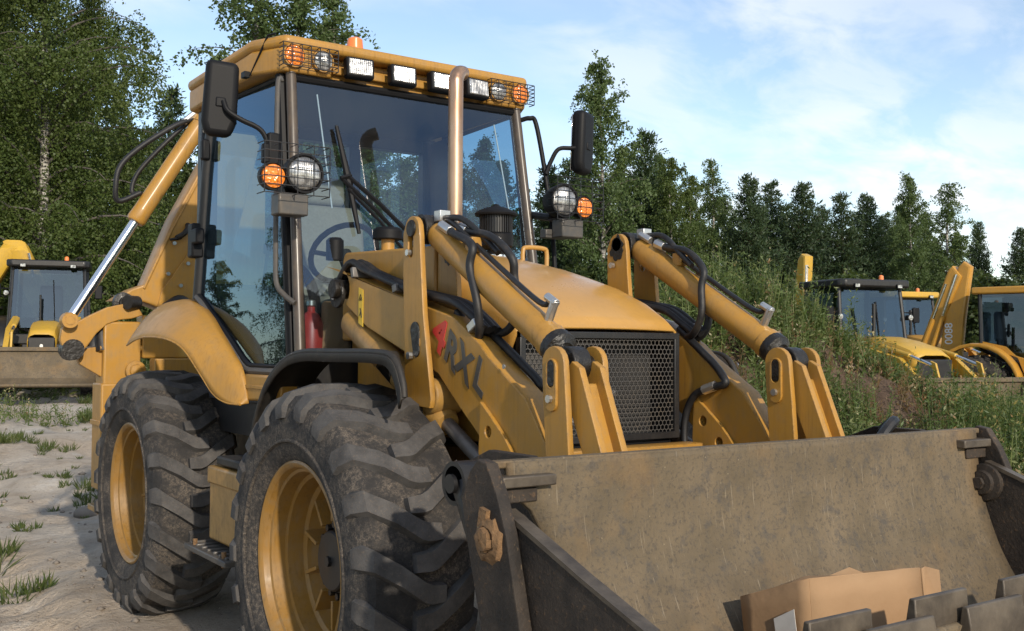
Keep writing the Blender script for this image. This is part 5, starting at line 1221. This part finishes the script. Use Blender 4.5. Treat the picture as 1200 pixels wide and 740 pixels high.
def facing(p, extra):
    """rotation that points the front at the camera, turned by `extra` degrees"""
    v = CAM_POS-p; return math.atan2(v.x, -v.y)*1.0 + R(extra)
BOOM_UP = dict(boom=[(2.75, 1.1), (3.0, 1.1), (3.02, 2.3), (2.82, 3.45), (2.70, 3.56), (2.55, 3.50), (2.62, 2.4)], rods=(((2.55, 1.4), (2.42, 3.3)), ))
p = grounded(52, 22.0, 0.0)
far_backhoe('backhoe_loader', p, facing(p, -4), 'far_yellow', 'black_paint', 'backhoe loader with black roof facing the camera, at the left edge behind the rear arm', dict(boom=[(3.0, 1.1), (3.25, 1.1), (3.35, 2.2), (3.2, 3.2), (2.95, 3.5), (2.70, 3.5), (2.55, 3.25), (2.75, 2.3)], rods=(((2.85, 2.0), (2.55, 3.2)),)), 0.36, -0.86, 'black_paint', 0.66, 0.27)
p = grounded(1066, 19.5, 0.05)
far_backhoe('backhoe_loader', p, facing(p, 41), 'far_yellow', 'black_paint', 'backhoe loader with black roof and yellow bonnet, half hidden by the weedy mound', BOOM_UP, 0.42, -0.35)
p = grounded(1098, 26.0, 0.1)
far_backhoe('backhoe_loader', p, facing(p, 38), 'far_orange', 'far_yellow', 'backhoe loader showing only its yellow rimmed cab behind the black roofed one', dict(boom=[(3.0, 1.1), (3.25, 1.1), (3.4, 2.0), (3.1, 2.6), (2.95, 2.6)]), 0.5)
p = grounded(1288, 21.5, 0.02)
T4, bm4 = far_backhoe('backhoe_loader', p, facing(p, 74), 'far_orange', 'far_orange', 'backhoe loader with yellow roof at the right edge, its tall orange boom raised', dict(boom=[(2.72, 1.0), (3.22, 1.0), (3.02, 2.4), (2.72, 3.42), (2.60, 3.54), (2.44, 3.42), (2.60, 2.3)], dipper=[(2.62, 3.20), (2.82, 3.45), (2.92, 3.36), (3.62, 1.6), (3.52, 1.3), (3.36, 1.5)], rods=(((3.42, 1.25), (2.72, 3.25)), ((3.62, 1.35), (2.95, 3.05)))), 0.5, -0.25)
tm = text_mesh('8800', 0.24, 0.004)
tx = link('lettering', tm, 'white_print', bm4, 0)
# on the near flank (local -x side), reading downwards
tx.matrix_world = Matrix(((0, 0, -1, -0.25-0.113), (0, 1, 0, 2.92), (-1, 0, 0, 1.95), (0, 0, 0, 1)))

# ================================================================== MOUND, WEEDS, GRASS
def on_line(px, depth): return ground_point(px, depth)
mc = ground_point(945, 14.0)
ax_r = Vector((_r0.x, _r0.y, 0)); ax_f = Vector((math.sin(YAW), math.cos(YAW), 0))
def mound_h(u, v):
    """u to the right, v away, metres from the mound's middle"""
    crest = np.interp(u, [-7, -4.5, -2.2, -1, 0, 0.6, 1.1, 1.8, 2.5, 3.5, 5.5], [0.5, 1.40, 1.92, 2.05, 1.88, 1.52, 1.18, 0.66, 0.34, 0.14, 0.0])
    h = crest*np.exp(-(v/1.9)**2)
    n = 0.5*(vnoise(u+50, v+50, 1.1, 5)-.5) + 0.36*(vnoise(u+50, v+50, 0.45, 6)-.5) + 0.26*(vnoise(u+50, v+50, 0.18, 7)-.5)
    return h*(1+0.25*n) + n*np.clip(h, 0, 0.5)*0.9
U, V_ = np.meshgrid(np.linspace(-7, 6.5, 220), np.linspace(-4.2, 4.2, 130))
H = mound_h(U, V_)
PX = mc.x+ax_r.x*U+ax_f.x*V_; PY = mc.y+ax_r.y*U+ax_f.y*V_
H = H-0.08
me = bpy.data.meshes.new('dirt_mound')
i = np.arange(U.size).reshape(U.shape)
quads = np.stack([i[:-1, :-1], i[:-1, 1:], i[1:, 1:], i[1:, :-1]], -1).reshape(-1, 4)
fast_mesh(me, np.stack([PX, PY, H], -1).reshape(-1, 3), quads)
md = link('dirt_mound', me, 'mound_soil', None, 180)
tag(md, 'dark heap of soil overgrown with weeds behind the loader', None, None, 'structure')

def leaf_quads(P, D, L, W_, nrm=None):
    """flat leaves: base points P, directions D (unit), lengths L, widths W_  -> verts, quads"""
    n = len(P)
    if nrm is None:
        nrm = RNG.normal(size=(n, 3))
    S = np.cross(D, nrm); S /= np.linalg.norm(S, axis=1, keepdims=True)+1e-9
    a = P; b = P+D*(L*0.45)[:, None]+S*(W_*0.5)[:, None]; c = P+D*L[:, None]; d = P+D*(L*0.45)[:, None]-S*(W_*0.5)[:, None]
    v = np.stack([a, b, c, d], 1).reshape(-1, 3); q = np.arange(4*n).reshape(n, 4)
    return v, q
def unit(a): return a/(np.linalg.norm(a, axis=1, keepdims=True)+1e-9)
def weed_field(name, spots, heights, mats, label, leaves=14, wl=1.0):
    """upright stalks with leaves along them"""
    groups = {m_: [] for m_ in mats}
    n = len(spots)
    lean = RNG.normal(size=(n, 2))*0.16
    for k in range(leaves):
        t = (k+RNG.random(n))/leaves
        base = spots+np.stack([lean[:, 0]*heights*t, lean[:, 1]*heights*t, heights*t*0.95], 1)
        az = RNG.random(n)*2*np.pi; el = np.clip(RNG.normal(0.55, 0.35, n), -0.3, 1.3)
        D = np.stack([np.cos(az)*np.cos(el), np.sin(az)*np.cos(el), np.sin(el)], 1)
        L_ = (0.05+0.085*RNG.random(n))*(1.15-0.6*t)*wl; W_ = L_*(0.18+0.14*RNG.random(n))
        v, q = leaf_quads(base, D, L_, W_)
        groups[mats[0]].append(v)
    # stalk blades
    D = unit(np.stack([lean[:, 0], lean[:, 1], np.ones(n)], 1))
    v, q = leaf_quads(spots, D, heights*1.05, np.full(n, 0.012)*wl); groups[mats[0]].append(v)
    k = n//22; idx = RNG.choice(n, k, False)
    for rep in range(10):
        P_ = spots[idx]+np.stack([lean[idx, 0]*heights[idx], lean[idx, 1]*heights[idx], heights[idx]*(0.75+0.3*RNG.random(k))], 1)+RNG.normal(size=(k, 3))*0.02
        az = RNG.random(k)*2*np.pi; D = np.stack([np.cos(az)*.7, np.sin(az)*.7, np.full(k, .7)], 1)
        v, q = leaf_quads(P_, D, np.full(k, 0.05), np.full(k, 0.022)); groups[mats[1]].append(v)
    allv = []; mi = []
    for j, m_ in enumerate(mats):
        if groups[m_]:
            vv = np.concatenate(groups[m_]); allv.append(vv); mi += [j]*(len(vv)//4)
    vv = np.concatenate(allv); me = bpy.data.meshes.new(name)
    for m_ in mats: me.materials.append(MAT[m_])
    fast_mesh(me, vv, np.arange(len(vv)).reshape(-1, 4))
    me.polygons.foreach_set('material_index', np.array(mi, np.int32)[:len(me.polygons)])
    o = link(name, me, None, None, 0); tag(o, label, 'weeds', None, 'stuff'); return o
def mound_spots(n, keep):
    u = RNG.uniform(-6.6, 6.2, n); v = RNG.uniform(-3.6, 1.6, n); k = keep(u, v); u = u[k]; v = v[k]
    h = mound_h(u, v)-0.08
    z = np.maximum(h, ground_h(mc.x+ax_r.x*u+ax_f.x*v, mc.y+ax_r.y*u+ax_f.y*v)) - 0.02
    return np.stack([mc.x+ax_r.x*u+ax_f.x*v, mc.y+ax_r.y*u+ax_f.y*v, z], 1), u, v
def bare(u, v): return (((u-0.75)/0.85)**2+((v+1.15)/1.05)**2 < 1.0) & (vnoise(u+9, v+9, .5, 8) > 0.25)
S, u, v = mound_spots(15000, lambda u, v: (vnoise(u+20, v+20, 0.9, 9) > 0.22) & ~bare(u, v))
hh = (0.30+0.48*RNG.random(len(S)))*(0.50+1.25*vnoise(u+3, v+3, 0.7, 11))*np.where(u > 1.8, 1.1, 1.0)
weed_field('weeds', S, hh, ['weed_leaf', 'weed_flower'], 'green weeds covering the soil heap', 20)
S, u, v = mound_spots(5200, lambda u, v: (vnoise(u+70, v+20, 0.7, 19) > 0.52) | (bare(u, v) & (vnoise(u, v, .3, 41) > .45)))
weed_field('dry_weeds', S, 0.20+0.38*RNG.random(len(S)), ['weed_dry', 'weed_flower'], 'dry reddish stalks among the weeds on the heap', 10, 0.75)
# field of weeds further right and behind the heap
def area_spots(n, px0, px1, d0, d1):
    px = RNG.uniform(px0, px1, n); d = np.sqrt(RNG.uniform(d0*d0, d1*d1, n))
    k = (px-600)/FPX
    x = CAM_POS.x+(_fw.x+_r.x*k)*d; y = CAM_POS.y+(_fw.y+_r.y*k)*d
    return np.stack([x, y, ground_h(x, y)-0.02], 1)
S = area_spots(7000, 1000, 1330, 11.5, 19.0); S = S[vnoise(S[:, 0], S[:, 1], 1.1, 21) > 0.3]
weed_field('meadow_weeds', S, 0.35+0.55*RNG.random(len(S)), ['weed_leaf', 'weed_flower'], 'tall yellowish weeds between the loader bucket and the parked machines', 18)
S = area_spots(1800, 1000, 1330, 10.8, 14.0); S = S[vnoise(S[:, 0], S[:, 1], 0.6, 25) > 0.5]
weed_field('red_weeds', S, 0.15+0.3*RNG.random(len(S)), ['weed_dry', 'weed_flower'], 'reddish low weeds at the edge of the sand on the right', 8, 0.8)
S = area_spots(9000, 560, 1000, 17.0, 34.0); weed_field('field_grass', S, 0.4+0.6*RNG.random(len(S)), ['weed_leaf', 'weed_flower'], 'tall grass in front of the far trees', 9, 1.7)
# grass tufts on the sand at the left
def tufts(name, centres, label, mat='grass_blade', hmax=0.22, blades=60, rad=0.10):
    P_, D_, L_ = [], [], []
    for (x, y, sc) in centres:
        n = int(blades*sc)+6
        a = RNG.random(n)*2*np.pi; r_ = np.sqrt(RNG.random(n))*rad*sc
        px = x+np.cos(a)*r_; py = y+np.sin(a)*r_
        el = RNG.uniform(0.6, 1.5, n); az = a+RNG.normal(size=n)*0.8
        P_.append(np.stack([px, py, ground_h(px, py)-0.01], 1)); D_.append(np.stack([np.cos(az)*np.cos(el), np.sin(az)*np.cos(el), np.sin(el)], 1)); L_.append(RNG.uniform(0.3, 1.0, n)*hmax*sc)
    P_ = np.concatenate(P_); D_ = np.concatenate(D_); L_ = np.concatenate(L_)
    v, q = leaf_quads(P_, D_, L_, 0.010+0.02*L_); me = bpy.data.meshes.new(name); fast_mesh(me, v, q)
    o = link(name, me, mat, None, 0); tag(o, label, 'grass', None, 'stuff'); return o
def gp(px, py):
    d = _fw+_r*((px-600)/FPX)-_u*((py-370)/FPX); t = (0.0-CAM_POS.z)/d.z; q = CAM_POS+d*t; return q
cs = []
for (px, py, sc) in ((12, 680, 0.9), (2, 665, 0.9), (35, 625, 0.5), (10, 540, 1.1), (25, 535, 0.9), (55, 540, 0.8), (75, 480, 1.2), (100, 520, 1.2), (112, 575, 0.8), (110, 500, 1.0), (115, 470, 1.4), (105, 465, 1.3), (70, 466, 0.7), (20, 470, 0.7)):
    q = gp(px, max(py, 462)); cs += [(q.x+RNG.normal()*0.1, q.y+RNG.normal()*0.2, sc*(0.7+0.5*RNG.random())) for _ in range(3)]
for _ in range(70):
    q = gp(RNG.uniform(-20, 135), RNG.uniform(466, 600)); cs.append((q.x, q.y, 0.25+0.35*RNG.random()))
tufts('grass_tufts', cs, 'green grass tufts growing in the sand on the left')
S = area_spots(700, -40, 150, 16.5, 24.0); S = S[vnoise(S[:, 0], S[:, 1], 0.8, 31) > 0.58]
weed_field('yard_weeds', S, 0.12+0.35*RNG.random(len(S)), ['weed_leaf', 'weed_flower'], 'low weeds around the bucket of the machine on the left', 9, 0.9)
S = area_spots(7000, -200, 620, 25.0, 34.0); weed_field('forest_edge_grass', S, 0.4+0.7*RNG.random(len(S)), ['grass_blade', 'weed_flower'], 'tall grass along the edge of the birch wood', 9, 1.8)
# pebbles and clods
pv, pf = [], []
m = MB()
for k in range(260):
    if k < 170: q = gp(RNG.uniform(-10, 260), RNG.uniform(500, 760))
    else: q = gp(RNG.uniform(1090, 1230), RNG.uniform(500, 560))
    s_ = float(0.012+0.035*RNG.random()**3)
    z = float(ground_h(q.x, q.y))
    vs = [Vector((q.x, q.y, z+s_*0.2))+Vector(c)*s_*float(0.7+0.6*RNG.random()) for c in ((1, 0, 0), (0, 1, 0), (-1, 0, 0), (0, -1, 0), (0, 0, .7), (0, 0, -.7), )]
    m.add(vs, [(0, 1, 4), (1, 2, 4), (2, 3, 4), (3, 0, 4), (1, 0, 5), (2, 1, 5), (3, 2, 5), (0, 3, 5)])
tag(m.build('pebbles', 'stone', None, 180), 'small stones and clods scattered on the sand', 'pebbles', None, 'stuff')
q = gp(112, 592); rk = MB()
for t_ in range(1): rk.lathe([(0.0, 0.0), (0.0, 0.10), (0.05, 0.11), (0.10, 0.08), (0.13, 0.0)], (0, 0, 0), 'z', 9)
ro = rk.build('rock', 'stone', None, 180); ro.location = (q.x-0.1, q.y, float(ground_h(q.x, q.y))-0.02); ro.rotation_euler = (0.2, 0.1, 0.5); ro.scale = (1.2, .9, .9)
tag(ro, 'dark rounded clod lying on the sand beside the rear wheel', 'rock')

# ================================================================== TREES
def tree_mesh_birch(name, H, spread, leafmat, seed, dens=1.0, low=0.12, droop=1.0, leaf=0.11):
    rg = np.random.default_rng(seed)
    wood = MB(); lp, ld, ll = [], [], []
    lean = rg.normal(size=2)*0.25
    def trunk(t): return Vector((lean[0]*t*t*H*0.12+0.10*math.sin(t*6+seed), lean[1]*t*t*H*0.12+0.08*math.cos(t*5+seed), H*t))
    r0 = 0.012*H
    tp = [trunk(k/14) for k in range(15)]
    wood.tube(tp, [r0*(1-0.93*k/14)+0.006 for k in range(15)], 8); ntr = len(wood.f)
    nl = int(58*dens)
    for k in range(nl):
        t = low+(0.985-low)*((k+rg.random())/nl)
        p = trunk(t); az = k*2.4+rg.normal()*0.5
        env = (math.sin(math.pi*min(1, (t-low*0.6)/(1-low*0.6))**0.75)**0.65)*0.85+0.15
        L_ = spread*env*(0.6+0.6*rg.random())*(1.0 if t < 0.9 else 0.7)
        el0 = 0.75-0.2*rg.random()+0.35*t
        pts = [p]; d = Vector((math.cos(az)*math.cos(el0), math.sin(az)*math.cos(el0), math.sin(el0))); q = p.copy(); n = 7
        for j in range(n):
            d = (d+Vector((rg.normal()*0.10, rg.normal()*0.10, -0.17*droop*(1.0 if j > 1 else 0.3)))).normalized()
            q = q+d*(L_/n); pts.append(q.copy())
        rb = max(0.010, r0*0.42*(1-t)+0.008)
        wood.tube(pts, [rb*(1-0.85*j/n) for j in range(n+1)], 5, False)
        # hanging twigs with leaves
        ns = int((8+L_*8.0)*dens**0.5)
        for j in range(ns):
            u = 0.22+0.78*rg.random(); f = u*n; i0 = min(int(f), n-1); b = pts[i0].lerp(pts[i0+1], f-i0)
            dl = (0.45+1.0*rg.random())*(0.55+0.16*spread)*(1.15-0.5*t)*droop**0.5
            dd = Vector((rg.normal()*0.42, rg.normal()*0.42, 0.25-0.5*droop*rg.random())).normalized(); c = b.copy(); m_ = int(11+dl*20)
            tw = [c.copy()]
            for s_ in range(6):
                dd = (dd+Vector((rg.normal()*0.08, rg.normal()*0.08, -0.42*droop))).normalized(); c = c+dd*(dl/6); tw.append(c.copy())
            TW = np.array([tuple(x) for x in tw])
            ff = rg.random(m_)*6; ii = np.minimum(ff.astype(int), 5); fr_ = (ff-ii)[:, None]
            P_ = TW[ii]*(1-fr_)+TW[ii+1]*fr_+rg.normal(size=(m_, 3))*0.055
            D_ = unit(rg.normal(size=(m_, 3))+np.array([0, 0, -0.55]))
            lp.append(P_); ld.append(D_); ll.append(leaf*(0.65+0.6*rg.random(m_)))
    P_ = np.concatenate(lp); D_ = np.concatenate(ld); L_ = np.concatenate(ll)
    v, q = leaf_quads(P_, D_, L_, L_*0.72, np.random.default_rng(seed+5).normal(size=(len(P_), 3)))
    me = bpy.data.meshes.new(name+'_crown'); fast_mesh(me, v, q); me.materials.append(MAT[leafmat])
    wm = bpy.data.meshes.new(name+'_trunk'); wm.from_pydata(wood.v, [], wood.f); wm.update(); wm.materials.append(MAT['birch_bark']); wm.materials.append(MAT['limb_bark']); wm.shade_smooth()
    wm.polygons.foreach_set('material_index', np.array([0]*ntr+[1]*(len(wm.polygons)-ntr), np.int32))
    return wm, me
def tree_mesh_pine(name, H, spread, seed, dens=1.0, low=0.10, spruce=True):
    rg = np.random.default_rng(seed)
    wood = MB(); lp, ld, ll = [], [], []
    r0 = 0.011*H
    def trunk(t): return Vector((0.08*math.sin(t*5+seed), 0.08*math.cos(t*4+seed), H*t))
    tp = [trunk(k/12) for k in range(13)]
    wood.tube(tp, [r0*(1-0.95*k/12)+0.004 for k in range(13)], 8)
    lev = int(H*2.6*dens**0.5)
    for k in range(lev):
        t = low+(0.99-low)*k/lev
        env = (1-t)**0.78*(0.9+0.25*rg.random())
        if not spruce: env = (math.sin(math.pi*(0.12+0.86*t)))**0.7*(1.05-0.55*t)
        nb = 7 if t < 0.8 else 5
        for j in range(nb):
            az = 2*math.pi*(j+rg.random()*0.8)/nb+k*1.3
            L_ = spread*env*(0.65+0.5*rg.random())+0.14
            el = (-0.10+0.75*t if spruce else 0.30+0.45*t)+rg.normal()*0.12
            p = trunk(min(1, t+rg.normal()*0.008)); d = Vector((math.cos(az)*math.cos(el), math.sin(az)*math.cos(el), math.sin(el)))
            n = 5; q = p.copy(); pts = [p]
            for s_ in range(n):
                d = (d+Vector((rg.normal()*0.07, rg.normal()*0.07, (0.10 if s_ > 2 else -0.05)))).normalized(); q = q+d*(L_/n); pts.append(q.copy())
            wood.tube(pts, [max(0.005, r0*0.3*(1-t)*(1-0.8*s_/n)) for s_ in range(n+1)], 4, False)
            A = np.array([tuple(x) for x in pts])
            m_ = int((22+L_*85)*dens)
            ff = (0.15+0.85*rg.random(m_))*n; ii = np.minimum(ff.astype(int), n-1); fr_ = (ff-ii)[:, None]
            side = rg.normal(size=(m_, 3))*np.array([1, 1, 0.45])*(0.06+0.13*L_*(1-0.55*(ff/n)))[:, None]
            P_ = A[ii]*(1-fr_)+A[ii+1]*fr_+side
            D_ = unit(np.array(tuple(d))*0.7+rg.normal(size=(m_, 3))*0.7+np.array([0, 0, 0.22]))
            lp.append(P_); ld.append(D_); ll.append(0.13+0.12*rg.random(m_))
    P_ = np.concatenate(lp); D_ = np.concatenate(ld); L_ = np.concatenate(ll)
    v, q = leaf_quads(P_, D_, L_, L_*0.30, rg.normal(size=(len(P_), 3)))
    me = bpy.data.meshes.new(name+'_crown'); fast_mesh(me, v, q); me.materials.append(MAT['pine_needle'])
    wm = bpy.data.meshes.new(name+'_trunk'); wm.from_pydata(wood.v, [], wood.f); wm.update(); wm.materials.append(MAT['pine_bark']); wm.shade_smooth()
    return wm, me
PROTO = {
    'wb1': tree_mesh_birch('weeping_birch_a', 15.0, 3.6, 'birch_leaf', 11, 1.5, 0.08, 1.35, 0.085),
    'wb2': tree_mesh_birch('weeping_birch_b', 15.0, 3.2, 'birch_leaf', 23, 1.4, 0.12, 1.30, 0.085),
    'b1': tree_mesh_birch('birch_a', 12.0, 2.1, 'birch_leaf_light', 31, 1.1, 0.10, 0.8, 0.11),
    'b2': tree_mesh_birch('birch_b', 12.0, 1.6, 'birch_leaf_light', 47, 0.75, 0.28, 1.05, 0.10),
    'b3': tree_mesh_birch('birch_c', 12.0, 2.5, 'birch_leaf', 53, 1.1, 0.06, 0.7, 0.115),
    'p1': tree_mesh_pine('spruce_a', 10.0, 2.0, 61, 1.0, 0.06, True),
    'p2': tree_mesh_pine('pine_b', 10.0, 1.9, 67, 1.0, 0.12, False),
}
def plant(kind, px, ytop, depth, label, dz=0.0, group=None, rot=None, wide=1.0):
    """a tree at bearing px and distance depth whose top stands ytop (picture row) above the horizon row"""
    wm, cm = PROTO[kind]; h0 = {'w': 15.0, 'b': 12.0, 'p': 10.0}[kind[0]]
    p = ground_point(px, depth); p.z = float(ground_h(p.x, p.y))-0.05+dz
    Hh = CAM_POS.z+depth*(407-ytop)/FPX-p.z; sc = Hh/h0
    name = 'birch_tree' if kind[0] in 'wb' else 'pine_tree'
    r_ = empty(name, p, rot if rot is not None else RNG.random()*6.28); r_.scale = (sc*wide, sc*wide, sc)
    for nm, me_ in (('trunk', wm), ('crown', cm)):
        o = bpy.data.objects.new(nm, me_); COL.objects.link(o); o.parent = r_
    tag(r_, label, 'birch' if name[0] == 'b' else 'pine', group); return r_
ORD = ['first', 'second', 'third', 'fourth', 'fifth', 'sixth', 'seventh', 'eighth', 'ninth', 'tenth', 'eleventh', 'twelfth', 'thirteenth', 'fourteenth', 'fifteenth', 'sixteenth']
GL, GR, GB = 'birches of the wood on the left', 'trees of the wood on the right', 'trees standing behind the first row'
plant('wb1', 52, -190, 27, 'big weeping birch at the left edge, its pale limbs showing near the top', 0, GL, 0.6)
plant('wb2', 100, -40, 29, 'weeping birch whose foliage ends against the sky left of the cab', 0, GL, 2.0, 0.8)
plant('wb2', -60, -160, 26, 'weeping birch cut by the left edge of the photo', 0, GL, 4.0)
plant('wb1', 10, -60, 33, 'birch behind the black roofed machine at the left edge', 0, GL, 1.2)
plant('b3', 150, 150, 32, 'lower birch beside the folded boom cylinder', 0, GL)
plant('p1', 198, 100, 37, 'small dark pine seen between birch and cab mirror', 0, GL)
plant('b3', 225, 200, 36, 'bushy birch hidden behind the boom', 0, GL)
plant('b2', 298, -90, 36, 'tall sparse birch rising behind the left part of the cab roof', 0, GL, wide=1.15)
plant('b2', 348, -70, 37, 'tall sparse birch rising behind the middle of the cab roof', 0, GL, wide=1.15)
plant('b2', 392, -30, 38, 'birch rising behind the orange roof beacon', 0, GL, wide=1.1)
plant('b1', 440, 120, 36, 'birch seen through the windscreen left of the exhaust pipe', 0, GL)
plant('b3', 500, 150, 37, 'birch seen through the rear window of the cab', 0, GL)
plant('b1', 560, 160, 38, 'birch seen through the cab right of the exhaust pipe', 0, GL)
plant('b3', 270, 130, 39, 'birch seen through the side window of the cab', 0, GL)
plant('b3', 330, 180, 39, 'birch seen behind the front pillar of the cab', 0, GL)
R_ = GR
for (x_, y_, k_) in ((-12, 20, 'wb1'), (-9, 24, 'wb2'), (-15, 16, 'wb2'), (-6.5, 27, 'wb1'), (-18, 21, 'wb1'), (-20, 13, 'b3'), (-13, 27, 'b3')):
    wm_, cm_ = PROTO[k_]; r_ = empty('birch_tree', (x_, y_, 0), RNG.random()*6); sc_ = 0.36+0.12*RNG.random(); r_.scale = (sc_, sc_, sc_)
    for nm, me_ in (('trunk', wm_), ('crown', cm_)):
        o = bpy.data.objects.new(nm, me_); COL.objects.link(o); o.parent = r_
    i_m = (i_m+1) if 'i_m' in globals() else 0; tag(r_, ORD[i_m]+' of the birches mirrored in the side window of the cab', 'birch', 'birches mirrored in the side window')
plant('b1', 706, 68, 38, 'tallest tree on the right, pointed, behind the right cab mirror', 0, R_, wide=0.86)
plant('p1', 642, 190, 41, 'dark tree just right of the cab pillar', 0, R_)
plant('p2', 668, 185, 44, 'dark tree between cab and the tallest tree', 0, R_)
plant('p1', 755, 148, 42, 'slender spruce right of the tallest tree', 0, R_)
plant('b3', 788, 184, 40, 'broad birch above the hydraulic cylinder on the right', 0, R_, wide=.9)
plant('b2', 838, 183, 43, 'thin sparse birch left of the row of pines', 0, R_)
plant('p2', 880, 204, 42, 'first dark pine of the row behind the mound', 0, R_)
plant('p1', 905, 208, 45, 'second dark pine of the row behind the mound', 0, R_)
plant('p2', 940, 212, 43, 'third dark pine, behind the raised yellow boom tip', 0, R_)
plant('p1', 986, 222, 43, 'fourth dark pine, above the black machine roof', 0, R_)
plant('p2', 1018, 226, 46, 'fifth dark pine, left of the light birch', 0, R_)
plant('b1', 1070, 201, 44, 'light birch with white trunk behind the parked machines', 0, R_, wide=0.85)
plant('b2', 1112, 210, 45, 'sparse birch right of the white trunked one', 0, R_, wide=1.2)
plant('p2', 1146, 258, 46, 'small thin pine above the orange boom', 0, R_, wide=0.75)
plant('p2', 1197, 264, 44, 'pine cut by the right edge of the photo', 0, R_)
plant('b3', 735, 235, 46, 'low birch behind the right lamp guard', 0, GB)
plant('b3', 825, 262, 46, 'low birch below the thin sparse one', 0, GB)
plant('b3', 860, 270, 48, 'low birch at the foot of the pines', 0, GB)
plant('p1', 960, 262, 49, 'low pine filling the gap in the pine row', 0, GB)
plant('b1', 1045, 262, 49, 'low birch filling the gap left of the light birch', 0, GB)
plant('p1', 1095, 280, 50, 'low pine behind the light birch', 0, GB)
plant('b3', 1130, 308, 49, 'low birch beside the orange boom', 0, GB)
plant('p1', 1172, 330, 50, 'low spruce above the yellow roof', 0, GB)
for i_, (px, yt, kd) in enumerate(((650, 205, 'b3'), (690, 205, 'b3'), (728, 170, 'b3'), (765, 178, 'b1'), (812, 205, 'b3'), (850, 228, 'b1'), (892, 240, 'p2'), (922, 236, 'p1'), (965, 240, 'p2'), (1002, 246, 'p1'), (1035, 250, 'p2'), (1060, 240, 'b3'), (1088, 246, 'b1'), (1120, 270, 'b3'), (1160, 318, 'b3'))):
    plant(kd, px, yt, 52+(i_ % 3)*2, ORD[i_]+' tree from the left in the second row of the right wood', 0, 'second row of the right wood')
for i_, (px, yt, kd) in enumerate(((-20, 40, 'b3'), (30, 60, 'b3'), (80, 90, 'b1'), (130, 120, 'b3'), (170, 150, 'p2'), (255, 130, 'b1'), (310, 30, 'b3'), (370, 20, 'b1'), (420, 60, 'b3'), (470, 190, 'b3'), (530, 180, 'b3'), (590, 190, 'b3'))):
    plant(kd, px, yt, 44+(i_ % 3)*2, ORD[i_]+' tree from the left in the second row of the left wood', 0, 'second row of the left wood')
# undergrowth along the edge of the woods
bw, bc_ = tree_mesh_birch('bush', 3.2, 1.7, 'bush_leaf', 71, 0.7, 0.02, 0.45, 0.12)
def bush(px, depth, sc, label, group):
    p = ground_point(px, depth); p.z = float(ground_h(p.x, p.y))-0.1
    r_ = empty('bush', p, RNG.random()*6.28); r_.scale = (sc*1.2, sc*1.2, sc)
    for nm, me_ in (('stems', bw), ('foliage', bc_)):
        o = bpy.data.objects.new(nm, me_); COL.objects.link(o); o.parent = r_
    tag(r_, label, 'bush', group)
k = 0
for i_, px in enumerate(range(-90, 620, 70)):
    bush(px+RNG.uniform(-10, 10), 31+RNG.uniform(-1.5, 3), 1.0+0.5*RNG.random(), ORD[i_]+' leafy bush from the left under the trees of the left wood', 'undergrowth of the left wood')
for i_, px in enumerate(range(630, 1260, 60)):
    bush(px+RNG.uniform(-10, 10), 37+RNG.uniform(-2, 4), 0.9+0.5*RNG.random(), ORD[i_]+' leafy bush from the left under the trees of the right wood', 'undergrowth of the right wood')
